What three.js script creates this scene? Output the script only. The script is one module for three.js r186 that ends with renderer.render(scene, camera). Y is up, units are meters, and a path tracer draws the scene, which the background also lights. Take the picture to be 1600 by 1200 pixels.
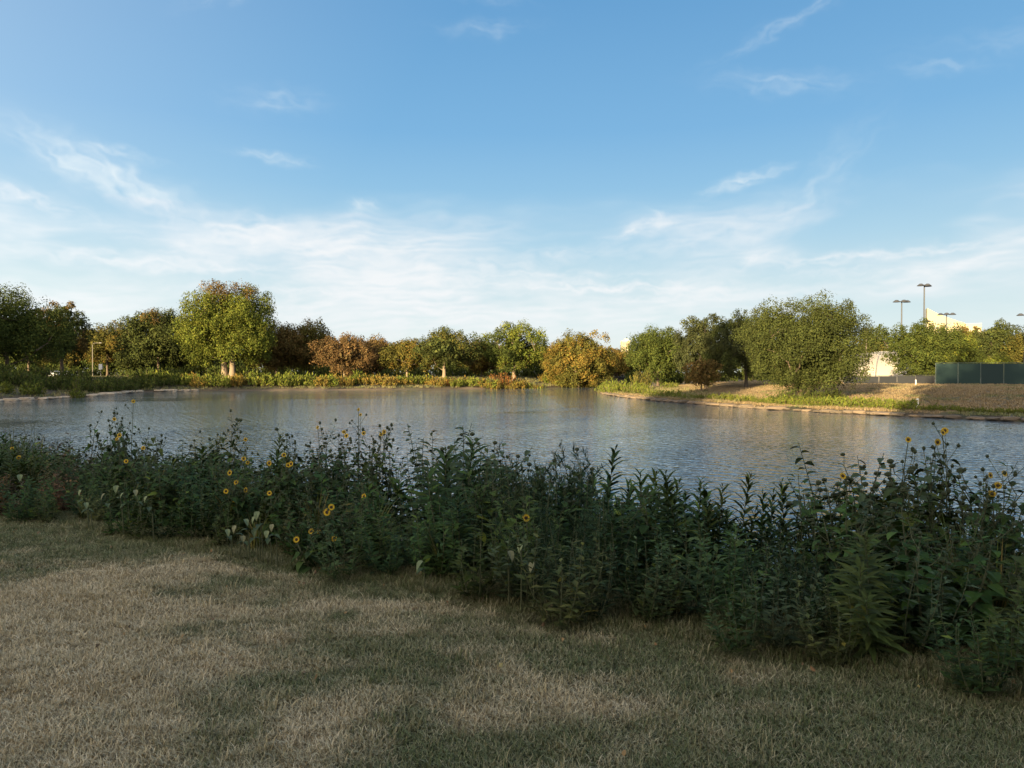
import * as THREE from 'three';

// ---------- camera, sky, sun, exposure ----------
const EXPOSURE = 2.9;
const EYE = 3.2, F = 1140, HORIZON = 582;              // eye above the water; focal length and horizon row in a 1600 x 1200 frame
const scene = new THREE.Scene();
const camera = new THREE.PerspectiveCamera(2 * Math.atan(600 / F) * 180 / Math.PI, 4 / 3, 0.1, 4000);
camera.position.set(0, EYE, 0);
camera.rotation.x = -Math.atan((600 - HORIZON) / F);
const renderer = new THREE.WebGLRenderer();
renderer.toneMapping = THREE.LinearToneMapping;
renderer.toneMappingExposure = EXPOSURE;
renderer.shadowMap.enabled = true;

const SUN_AZ = 32 * Math.PI / 180, SUN_EL = 10 * Math.PI / 180;   // low evening sun behind the viewer's left shoulder
const sun = new THREE.DirectionalLight(new THREE.Color().setRGB(1.0, 0.77, 0.43), 5.0);
sun.name = 'sun';
sun.position.set(-Math.sin(SUN_AZ) * 300, Math.tan(SUN_EL) * 300, Math.cos(SUN_AZ) * 300);
sun.castShadow = true; sun.shadow.mapSize.set(4096, 4096); sun.shadow.radius = 1;
Object.assign(sun.shadow.camera, { left: -260, right: 260, top: 120, bottom: -120, near: 1, far: 900 });
scene.add(sun, sun.target);

// ---------- random numbers and noise ----------
function rng(seed) { let a = seed | 0; return () => { a = (a + 0x6d2b79f5) | 0; let t = Math.imul(a ^ (a >>> 15), 1 | a); t = (t + Math.imul(t ^ (t >>> 7), 61 | t)) ^ t; return ((t ^ (t >>> 14)) >>> 0) / 4294967296; }; }
const PERM = new Uint8Array(512), GX = new Float32Array(256), GY = new Float32Array(256);
{ const r = rng(5), p = [...Array(256).keys()]; for (let i = 255; i > 0; i--) { const j = Math.floor(r() * (i + 1)); [p[i], p[j]] = [p[j], p[i]]; }
  for (let i = 0; i < 512; i++) PERM[i] = p[i & 255]; for (let i = 0; i < 256; i++) { const a = r() * 6.2832; GX[i] = Math.cos(a); GY[i] = Math.sin(a); } }
function noise(x, y) {
  const xi = Math.floor(x), yi = Math.floor(y), fx = x - xi, fy = y - yi, u = fx * fx * fx * (fx * (fx * 6 - 15) + 10), v = fy * fy * fy * (fy * (fy * 6 - 15) + 10), X = xi & 255, Y = yi & 255;
  const a = PERM[PERM[X] + Y], b = PERM[PERM[X + 1] + Y], c = PERM[PERM[X] + Y + 1], d = PERM[PERM[X + 1] + Y + 1];
  const n0 = GX[a] * fx + GY[a] * fy, n1 = GX[b] * (fx - 1) + GY[b] * fy, n2 = GX[c] * fx + GY[c] * (fy - 1), n3 = GX[d] * (fx - 1) + GY[d] * (fy - 1);
  const p = n0 + u * (n1 - n0), q = n2 + u * (n3 - n2); return (p + v * (q - p)) * 1.45;
}
function fbm(x, y, o = 4) { let s = 0, a = 0.5; for (let i = 0; i < o; i++) { s += a * noise(x, y); x = x * 2.03 + 17.1; y = y * 2.03 + 9.7; a *= 0.5; } return s; }
const sstep = (a, b, x) => { const t = Math.min(1, Math.max(0, (x - a) / (b - a))); return t * t * (3 - 2 * t); };
const lerp = (a, b, t) => a + (b - a) * t, clamp = (x, a, b) => Math.min(b, Math.max(a, x));

// ---------- sky: clear evening air and thin cirrus, an equirectangular float texture ----------
{
  const W = 4096, H = 2048, data = new Float32Array(W * H * 4), D2R = Math.PI / 180;
  const stops = [[0, .84, .87, .76], [1.5, .80, .875, .83], [3.5, .72, .85, .86], [6.5, .585, .77, .84], [10, .43, .665, .825], [14, .29, .55, .79], [18, .21, .465, .75], [27, .14, .36, .65], [45, .11, .30, .56], [90, .09, .25, .48]];
  const base = (el) => { let i = 1; while (i < stops.length - 1 && stops[i][0] < el) i++; const a = stops[i - 1], b = stops[i], t = clamp((el - a[0]) / (b[0] - a[0]), 0, 1); return [lerp(a[1], b[1], t), lerp(a[2], b[2], t), lerp(a[3], b[3], t)]; };
  // wisps: [azimuth, elevation, length, width, tilt, strength] in degrees, azimuth from north (the lake's length)
  const wisps = [[-30, 13.6, 5.5, 1.0, -22, .55], [-26.6, 12.2, 4.6, 1.1, -20, .5], [-29, 14.9, 3.0, .3, -8, .32], [-34, 11.4, 5, .5, -14, .5], [-19.5, 10.4, 5.5, .9, 4, .62], [-14, 9.2, 6, .8, -14, .5], [-23, 8.6, 6.5, 1.0, 12, .4],
    [-18, 15.6, 2.6, .28, -6, .3], [-11.4, 12.6, 1.3, .45, -10, .35], [17.6, 14.0, 2.6, .38, 14, .62], [10, 10.9, 2.9, .5, 12, .6], [11.6, 11.6, 1.4, .4, -38, .4], [5, 9.2, 6, .5, 4, .3], [15, 10.2, 9, .8, 14, .3], [22, 12.4, 6, 1.2, 48, .2],
    [18.6, 8.4, 1.8, .35, 22, .55], [27, 8.2, 12, .42, 1.5, .6], [24, 7.2, 5, .3, 2, .35], [8, 6.55, 14, .42, -2, .75], [-8, 7.1, 10, .5, 1, .55], [-24, 7.6, 14, .6, -1, .55], [-12, 6.2, 16, .3, 0, .55], [14, 5.6, 12, .25, 1, .45], [-20, 9.6, 9, .55, 3, .4], [2, 7.6, 12, .3, -1, .45], [30, 6.9, 9, .25, 1, .35], [-2, 8.4, 7, .8, -3, .4], [-31, 8.0, 8, .5, -2, .3]];
  const r = rng(77);
  for (let i = 0; i < 110; i++) { const az = 40 + r() * 280; wisps.push([az > 180 ? az - 360 : az, 6 + 26 * r() * r() + 2 * r(), 2 + 9 * r(), .3 + .8 * r(), -20 + 40 * r(), .3 + .35 * r()]); }
  for (let i = 0; i < 14; i++) wisps.push([-36 + 72 * r(), 19 + 13 * r(), 1.5 + 4 * r(), .25 + .5 * r(), -20 + 40 * r(), .08 + .16 * r()]);
  const bins = Array.from({ length: 72 }, () => []);
  wisps.forEach((w) => { w.c = Math.cos(w[4] * D2R); w.s = Math.sin(w[4] * D2R); for (let b = 0; b < 72; b++) { const d = Math.abs(((b * 5 - 177.5 - w[0] + 540) % 360) - 180); if (d < w[2] * 2 + 6) bins[b].push(w); } });
  const low = [.62, .66, .60];
  for (let row = 0; row < H; row++) {
    const el = ((row + .5) / H - .5) * 180, up = el > 0, b = base(Math.max(el, 0)), ce = Math.cos(el * D2R), se = Math.sin(el * D2R);
    for (let col = 0; col < W; col++) {
      const k = (row * W + col) * 4; data[k + 3] = 1;
      if (!up) { for (let c = 0; c < 3; c++) data[k + c] = low[c] / EXPOSURE * .5; continue; }
      const th = ((col + .5) / W - .5) * 2 * Math.PI, x = Math.cos(th) * ce, z = Math.sin(th) * ce;
      let az = Math.atan2(x, -z) / D2R;
      let alpha = 0;
      if (el < 60) {
        const cx = az, q = Math.min(Math.abs(az + 180), Math.abs(180 - az)), seam = sstep(0, 6, q);
        const wx = fbm(cx * .12 + 3, el * .35, 3) * 2.2, wy = fbm(cx * .14 + 31, el * .4 + 7, 3) * 1.1;
        const veil = sstep(-.3, .36, fbm((cx + wx) * .055 + 9, (el + wy) * .17 + 2, 4)) * sstep(0, 5, el) * (1 - sstep(8.5, 14, el + wy * 1.9));
        const fib = .5 + .75 * fbm((cx + wx) * .35, (el + wy) * 2.6 - cx * .08, 4);
        alpha = .92 * veil * clamp(fib + .25, 0, 1) * lerp(.4, 1, seam);
        const list = bins[clamp(Math.floor((az + 180) / 5), 0, 71)];
        if (list.length) {
          const wx2 = fbm(cx * .4 + 50, el * .8, 3) * 1.5, wy2 = fbm(cx * .45 + 80, el * .9 + 20, 3) * .7;
          for (const w of list) {
            let dx = az - w[0]; if (dx > 180) dx -= 360; if (dx < -180) dx += 360; dx += wx2; const dy = el - w[1] + wy2;
            const s = (dx * w.c + dy * w.s) / w[2], t = (dy * w.c - dx * w.s) / w[3];
            const g = s * s * 1.6 + t * t; if (g > 6) continue;
            const f = .55 + 1.05 * fbm(s * w[2] * .55 + w[0], t * 1.7 + s * 1.3 + w[1], 4);
            alpha += Math.exp(-g) * 1.4 * w[5] * clamp(f, 0, 1.2) * (1 - alpha);
          }
        }
      }
      // the evening side (behind the viewer) is a little brighter and warmer near the horizon
      const gam = Math.acos(clamp((-Math.sin(SUN_AZ) * x + Math.cos(SUN_AZ) * z) * Math.cos(SUN_EL) + se * Math.sin(SUN_EL), -1, 1)) / D2R, glow = Math.max(0, Math.exp(-gam / 37) - .03);
      const cloud = [.93 - .05 * (el > 12), .95, .965]; alpha = clamp(alpha, 0, .92);
      const air = [b[0] + 5.0 * glow, b[1] + 3.85 * glow, b[2] + 2.5 * glow];
      for (let c = 0; c < 3; c++) data[k + c] = lerp(air[c], (cloud[c] + 2.5 * glow), alpha) / EXPOSURE;
    }
  }
  const t = new THREE.DataTexture(data, W, H, THREE.RGBAFormat, THREE.FloatType);
  t.mapping = THREE.EquirectangularReflectionMapping; t.magFilter = THREE.LinearFilter; t.needsUpdate = true;
  scene.background = t; scene.environment = t;
}

// ---------- helpers ----------
const V = (x, y, z) => new THREE.Vector3(x, y, z);
const UP = V(0, 1, 0);
const taken = new Map();
function numbered(name) { const n = taken.get(name) ?? 0; taken.set(name, n + 1); return n ? `${name}_${String(n).padStart(3, '0')}` : name; }
function tag(o, label, category, group, kind) { if (label) o.userData.label = label; if (category) o.userData.category = category; if (group) o.userData.group = group; if (kind) o.userData.kind = kind; return o; }
function thing(name, label, category, group) { const g = new THREE.Group(); g.name = numbered(name); scene.add(g); return tag(g, label, category, group); }
function copyOf(root, label, group) { const c = root.clone(); c.name = numbered(root.name.replace(/_\d{3}$/, '')); c.userData = { ...root.userData }; if (label) c.userData.label = label; if (group) c.userData.group = group; scene.add(c); return c; }
function shadows(m) { m.castShadow = true; m.receiveShadow = true; return m; }
// collects coloured triangles; build() makes ONE mesh
class MB {
  constructor() { this.p = []; this.i = []; this.c = []; this.n = 0; }
  v(x, y, z, c) { this.p.push(x, y, z); if (c) this.c.push(c[0], c[1], c[2]); return this.n++; }
  tri(a, b, c) { this.i.push(a, b, c); }
  quad(a, b, c, d) { this.i.push(a, b, c, a, c, d); }
  tube(pts, radii, sides = 6, col) {
    let prev = null; const t = V(), a = V(), b = V();
    for (let k = 0; k < pts.length; k++) {
      t.subVectors(pts[Math.min(k + 1, pts.length - 1)], pts[Math.max(k - 1, 0)]).normalize();
      a.crossVectors(Math.abs(t.y) < .9 ? UP : V(1, 0, 0), t).normalize(); b.crossVectors(t, a);
      const ring = [];
      for (let s = 0; s < sides; s++) { const an = s / sides * 6.28319, r = radii[k], ca = Math.cos(an) * r, sa = Math.sin(an) * r; ring.push(this.v(pts[k].x + a.x * ca + b.x * sa, pts[k].y + a.y * ca + b.y * sa, pts[k].z + a.z * ca + b.z * sa, col)); }
      if (prev) for (let s = 0; s < sides; s++) this.quad(prev[s], prev[(s + 1) % sides], ring[(s + 1) % sides], ring[s]);
      prev = ring;
    }
    return this;
  }
  leaf(tpl, m, col) {                                   // template: rows of [along, half width, lift]
    const base = this.n, e = m.elements, put = (x, y, z) => this.v(e[0] * x + e[4] * y + e[8] * z + e[12], e[1] * x + e[5] * y + e[9] * z + e[13], e[2] * x + e[6] * y + e[10] * z + e[14], col);
    for (const [y, w, z] of tpl) { put(-w, y, z + w * .35); put(0, y, z); put(w, y, z + w * .35); }
    for (let k = 0; k < tpl.length - 1; k++) { const o = base + k * 3; if (tpl[k + 1][1] === 0) { this.tri(o, o + 1, o + 4); this.tri(o + 1, o + 2, o + 4); } else { this.quad(o, o + 1, o + 4, o + 3); this.quad(o + 1, o + 2, o + 5, o + 4); } }
    return this;
  }
  geo(smooth = false) {
    const g = new THREE.BufferGeometry(); g.setAttribute('position', new THREE.Float32BufferAttribute(this.p, 3)); g.setIndex(this.i);
    if (this.c.length) g.setAttribute('color', new THREE.Float32BufferAttribute(this.c, 3));
    if (smooth) g.computeVertexNormals(); return g;
  }
  build(name, mat, parent, smooth = false) { const m = shadows(new THREE.Mesh(this.geo(smooth), mat)); m.name = name; parent.add(m); return m; }
}
function mesh(name, geo, mat, parent) { const m = shadows(new THREE.Mesh(geo, mat)); m.name = name; parent.add(m); return m; }
function boxAt(w, h, d, x, y, z) { const g = new THREE.BoxGeometry(w, h, d); g.translate(x, y, z); return g; }
const std = (r, g, b, rough = .9, extra = {}) => new THREE.MeshStandardMaterial({ color: new THREE.Color().setRGB(r, g, b), roughness: rough, ...extra });

// ---------- the lie of the land: x to the right, d away from the viewpoint (z = -d), heights above the water ----------
const LAKE = [[-150, 96], [-90, 60.5], [-60, 44.7], [-30, 27.6], [-14, 18.4], [-5, 13.3], [0, 10.5], [5, 7.6], [10, 4.8], [20, -.9], [40, -12.3], [75, -32], [88, -10], [80, 20], [60, 38], [45, 43.5], [33, 47], [29, 52], [25, 57.5], [22, 63], [19, 72], [16.2, 82], [14.2, 94], [13.6, 106], [14.6, 120], [17, 138], [22, 150], [27, 163], [24, 174], [18, 168], [7, 152], [-6, 141], [-23, 135], [-42, 130], [-55, 126], [-60, 119], [-58, 106], [-56, 97], [-55, 86], [-57, 79], [-66, 77], [-90, 86], [-140, 108]];
function lakeDist(x, d) {                              // > 0 on land
  let best = 1e9, inside = false;
  for (let i = 0, j = LAKE.length - 1; i < LAKE.length; j = i++) {
    const [ax, ay] = LAKE[j], [bx, by] = LAKE[i], vx = bx - ax, vy = by - ay, t = clamp(((x - ax) * vx + (d - ay) * vy) / (vx * vx + vy * vy), 0, 1), ex = x - ax - vx * t, ey = d - ay - vy * t;
    best = Math.min(best, ex * ex + ey * ey);
    if ((ay > d) !== (by > d) && x < (bx - ax) * (d - ay) / (by - ay) + ax) inside = !inside;
  }
  return (inside ? -1 : 1) * Math.sqrt(best);
}
const bankT = (x, d) => (d + .57 * x - 5.3) / 1.151;   // metres behind the edge of the mown grass, towards the water
function ground(x, d) {
  const s = lakeDist(x, d) + .35 * noise(x * .35, d * .35), t = bankT(x, d);
  if (s < 0) return Math.max(-1.4, s * .45);
  if (t < 8) return 1.6 * sstep(0, 4.6, s) + .03 * noise(x * .9, d * .9) + .012 * noise(x * 3, d * 3);
  const head = sstep(8, 16, x) * (1 - sstep(150, 180, d)), top = lerp(2.0, 1.5, head);
  return .32 * sstep(0, .7, s) + (top - .32) * sstep(.5, lerp(16, 26, head), s) + .1 * noise(x * .07, d * .07) * sstep(2, 12, s);
}
const at = (px, D) => { const x = (px - 800) / F * D; return V(x, ground(x, D), -D); };   // a bearing and a distance give a spot on the land
const heightTo = (py, D) => EYE + (HORIZON - py) * D / F;

// textures of grain
function grainTexture(n, fn) { const data = new Uint8Array(n * n * 4); for (let y = 0; y < n; y++) for (let x = 0; x < n; x++) { const c = fn(x, y); data.set([c[0] * 255, c[1] * 255, c[2] * 255, 255].map((v) => clamp(v, 0, 255)), (y * n + x) * 4); } const t = new THREE.DataTexture(data, n, n); t.wrapS = t.wrapT = THREE.RepeatWrapping; t.magFilter = THREE.LinearFilter; t.needsUpdate = true; return t; }
const wrapNoise = (x, y, n, k, o) => { const a = x / n, b = y / n, f = (u, v) => fbm(u * k, v * k, o), s = sstep(0, 1, a), t = sstep(0, 1, b); return lerp(lerp(f(a, b), f(a - 1, b), s), lerp(f(a, b - 1), f(a - 1, b - 1), s), t); };
const turfTex = grainTexture(512, (x, y) => { const a = wrapNoise(x, y, 512, 60, 3), b = wrapNoise(x + 91, y + 31, 512, 14, 3), v = .78 + .42 * a + .22 * b; return [v, v * .985, v * .95]; });
turfTex.colorSpace = THREE.SRGBColorSpace;

// lawn turns greener towards the bank edge and to the right, in patches
const greener = (x, d, t) => .46 * sstep(-2.2, -.8, t + 1.6 * fbm(x * .6 + 7, d * 1.3, 3)) + .2 * sstep(-1, 1.5, x + 2.2 * fbm(x * .5, d * .9 + 3, 3)) - .2 + .55 * fbm(x * 1.7 + 3, d * 3.1, 3);
// ground: one sheet round the viewpoint out to the horizon
{
  const NR = 250, NA = 420, pos = [], col = [], uv = [], idx = [], radii = [];
  for (let i = 0; i <= NR; i++) radii.push(.4 * Math.pow(1500 / .4, Math.pow(i / NR, .92)));
  for (let i = 0; i <= NR; i++) for (let j = 0; j <= NA; j++) {
    const a = j / NA * 2 * Math.PI, x = Math.sin(a) * radii[i], d = Math.cos(a) * radii[i], h = ground(x, d), s = lakeDist(x, d), t = bankT(x, d);
    pos.push(x, h, -d); uv.push(x / 2.2, d / 2.2);
    let c;
    const n1 = fbm(x * .5, d * .5, 4), n2 = fbm(x * .12 + 40, d * .12, 3), dry = [.46, .38, .24], green = [.11, .12, .055], tan = [.25, .185, .10], litter = [.10, .075, .045], mud = [.11, .085, .055];
    const mix = (p, q, k) => [lerp(p[0], q[0], k), lerp(p[1], q[1], k), lerp(p[2], q[2], k)];
    if (t < 8) { c = mix(dry, green, sstep(-.2, .35, n1 + greener(x, d, t))); c = mix(c, mud, sstep(.2, 1.2, t)); }
    else if (x > 8 && d < 165) { c = mix(tan, green, sstep(.12, .5, n1 * .7 + n2 + (s < 4 && x > 27 ? .5 : 0))); if (s < .9) c = mud; }
    else { c = mix(litter, green, sstep(-.1, .35, n2)); if (s < 1) c = [.27, .2, .13]; }
    col.push(...c);
    if (i && j) { const q = i * (NA + 1) + j; idx.push(q - NA - 2, q - NA - 1, q, q - NA - 2, q, q - 1); }
  }
  const g = new THREE.BufferGeometry(); g.setAttribute('position', new THREE.Float32BufferAttribute(pos, 3)); g.setAttribute('color', new THREE.Float32BufferAttribute(col, 3)); g.setAttribute('uv', new THREE.Float32BufferAttribute(uv, 2)); g.setIndex(idx); g.computeVertexNormals();
  const m = mesh('ground', g, new THREE.MeshStandardMaterial({ vertexColors: true, map: turfTex, bumpMap: turfTex, bumpScale: .03, roughness: 1 }), scene); tag(m, 'dry mown grass and bare banks around the lake', 'ground', null, 'structure');
  // the hole in the middle of the rings, under the viewpoint
  const cap = new THREE.CircleGeometry(.42, 24); cap.rotateX(-Math.PI / 2); cap.translate(0, ground(0, 0) - .01, 0);
  const k = mesh('ground_patch', cap, std(.2, .17, .11, 1), scene); tag(k, 'dry mown grass under the viewpoint', 'ground', null, 'structure');
}
// water: a wind-rippled sheet at height 0
{
  const N = 1024, L = 11, waves = [], r = rng(11), data = new Float32Array(N * N * 4), hgt = new Float32Array(N * N), STEEP = 2.0; let rms = 0;
  for (let i = 0; i < 64; i++) {
    const lam = .13 * Math.pow(7, Math.pow(r(), 1.2)), dir = .55 + (r() + r() + r() - 1.5) * 1.25, kx = Math.round(Math.cos(dir) * L / lam), ky = Math.round(Math.sin(dir) * L / lam), k = Math.hypot(kx, ky) || 1;
    waves.push([kx, ky, .0105 * Math.pow(L / k, .95) / 8 * .95, r() * 6.283]);
  }
  const tab = new Float32Array(8192); for (let i = 0; i < 8192; i++) tab[i] = Math.sin(i / 8192 * 6.283185);
  for (let y = 0; y < N; y++) for (let x = 0; x < N; x++) { let h = 0; for (const w of waves) h += w[2] * tab[((w[0] * x + w[1] * y) * (8192 / N) + w[3] * 1303.8) & 8191]; hgt[y * N + x] = h; }
  for (let y = 0; y < N; y++) for (let x = 0; x < N; x++) { const k = (y * N + x) * 4, e = L / N, gx = (hgt[y * N + (x + 1) % N] - hgt[y * N + (x + N - 1) % N]) / (2 * e) * STEEP, gy = (hgt[((y + 1) % N) * N + x] - hgt[((y + N - 1) % N) * N + x]) / (2 * e) * STEEP, q = 1 / Math.hypot(gx, gy, 1); rms += gx * gx + gy * gy; data[k] = .5 - .5 * gx * q; data[k + 1] = .5 - .5 * gy * q; data[k + 2] = .5 + .5 * q; data[k + 3] = 1; }
  console.log('ripple slope', Math.sqrt(rms / N / N));
  const t = new THREE.DataTexture(data, N, N, THREE.RGBAFormat, THREE.FloatType); t.wrapS = t.wrapT = THREE.RepeatWrapping; t.magFilter = THREE.LinearFilter; t.needsUpdate = true;
  // wind-ruffled and calmer patches: calm in the lee of the headland, under the far bank and in long slicks
  const NX = 230, NZ = 260, pos = [], uv = [], idx = [[], [], [], []], Z = (i) => -40 + 220 * i / NZ, X = (j) => -155 + 250 * j / NX;
  for (let i = 0; i <= NZ; i++) for (let j = 0; j <= NX; j++) {
    const x = X(j), d = Z(i), c = .94, q = .34; pos.push(x, 0, -d); uv.push((x * c + d * q) / L, (d * c - x * q) / L);
    if (i && j) {
      const k = i * (NX + 1) + j, off = -lakeDist(x, d), slick = fbm(x * .02 + 3, d * .075, 3), lee = x > 5 && d > 38 ? 1 - sstep(4, 22, off) : d > 70 ? 1 - sstep(2, 14, off) : 0;
      const calm = clamp(1.1 * sstep(.02, .34, slick) * sstep(22, 50, d) + .95 * lee, 0, 1), lv = clamp(Math.round((1 - calm) * 3), 0, 3);
      idx[lv].push(k - NX - 2, k - NX - 1, k, k - NX - 2, k, k - 1);
    }
  }
  const g = new THREE.BufferGeometry(); g.setAttribute('position', new THREE.Float32BufferAttribute(pos, 3)); g.setAttribute('uv', new THREE.Float32BufferAttribute(uv, 2)); g.setIndex(idx.flat()); g.computeVertexNormals();
  let start = 0; idx.forEach((a, k) => { g.addGroup(start, a.length, k); start += a.length; });
  const m = mesh('water', g, [.5, .74, .95, 1.15].map((k) => new THREE.MeshPhysicalMaterial({ color: new THREE.Color().setRGB(.10, .13, .155), roughness: .05, ior: 1.5, normalMap: t, normalScale: new THREE.Vector2(k, k) })), scene);
  tag(m, 'rippled lake water reflecting the sky and trees', 'water', null, 'structure');
}
console.log('land done');

// ---------- trees ----------
const BARK = std(.13, .095, .065, .95), PALE_BARK = std(.25, .19, .13, .95), DARK_BARK = std(.07, .055, .042, .95);
const LEAF = new THREE.MeshPhysicalMaterial({ vertexColors: true, roughness: .95, specularIntensity: .3, side: THREE.DoubleSide });
const LEAF_DENSE = new THREE.MeshPhysicalMaterial({ vertexColors: true, roughness: .95, specularIntensity: .3, side: THREE.DoubleSide });
const PAL = {
  yellowgreen: [[.115, .132, .020], [.092, .116, .018], [.133, .136, .023], [.074, .097, .016]],
  olive: [[.101, .092, .020], [.081, .079, .017], [.118, .099, .022], [.066, .070, .016]],
  oak: [[.055, .068, .017], [.045, .058, .015], [.066, .074, .019], [.04, .05, .014]],
  brown: [[.132, .086, .026], [.108, .077, .024], [.151, .094, .030], [.095, .077, .022]],
  russet: [[.13, .076, .03], [.11, .07, .03], [.14, .085, .034], [.095, .068, .026]],
  gold: [[.163, .112, .024], [.132, .106, .022], [.184, .116, .025], [.111, .102, .020]],
  green: [[.062, .079, .016], [.050, .068, .014], [.075, .087, .018], [.041, .057, .013]],
  cedar: [[.05, .06, .022], [.044, .054, .02], [.06, .064, .024], [.048, .054, .02]],
  orange: [[.181, .062, .018], [.151, .065, .019], [.166, .086, .018], [.090, .065, .017]],
};
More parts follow.
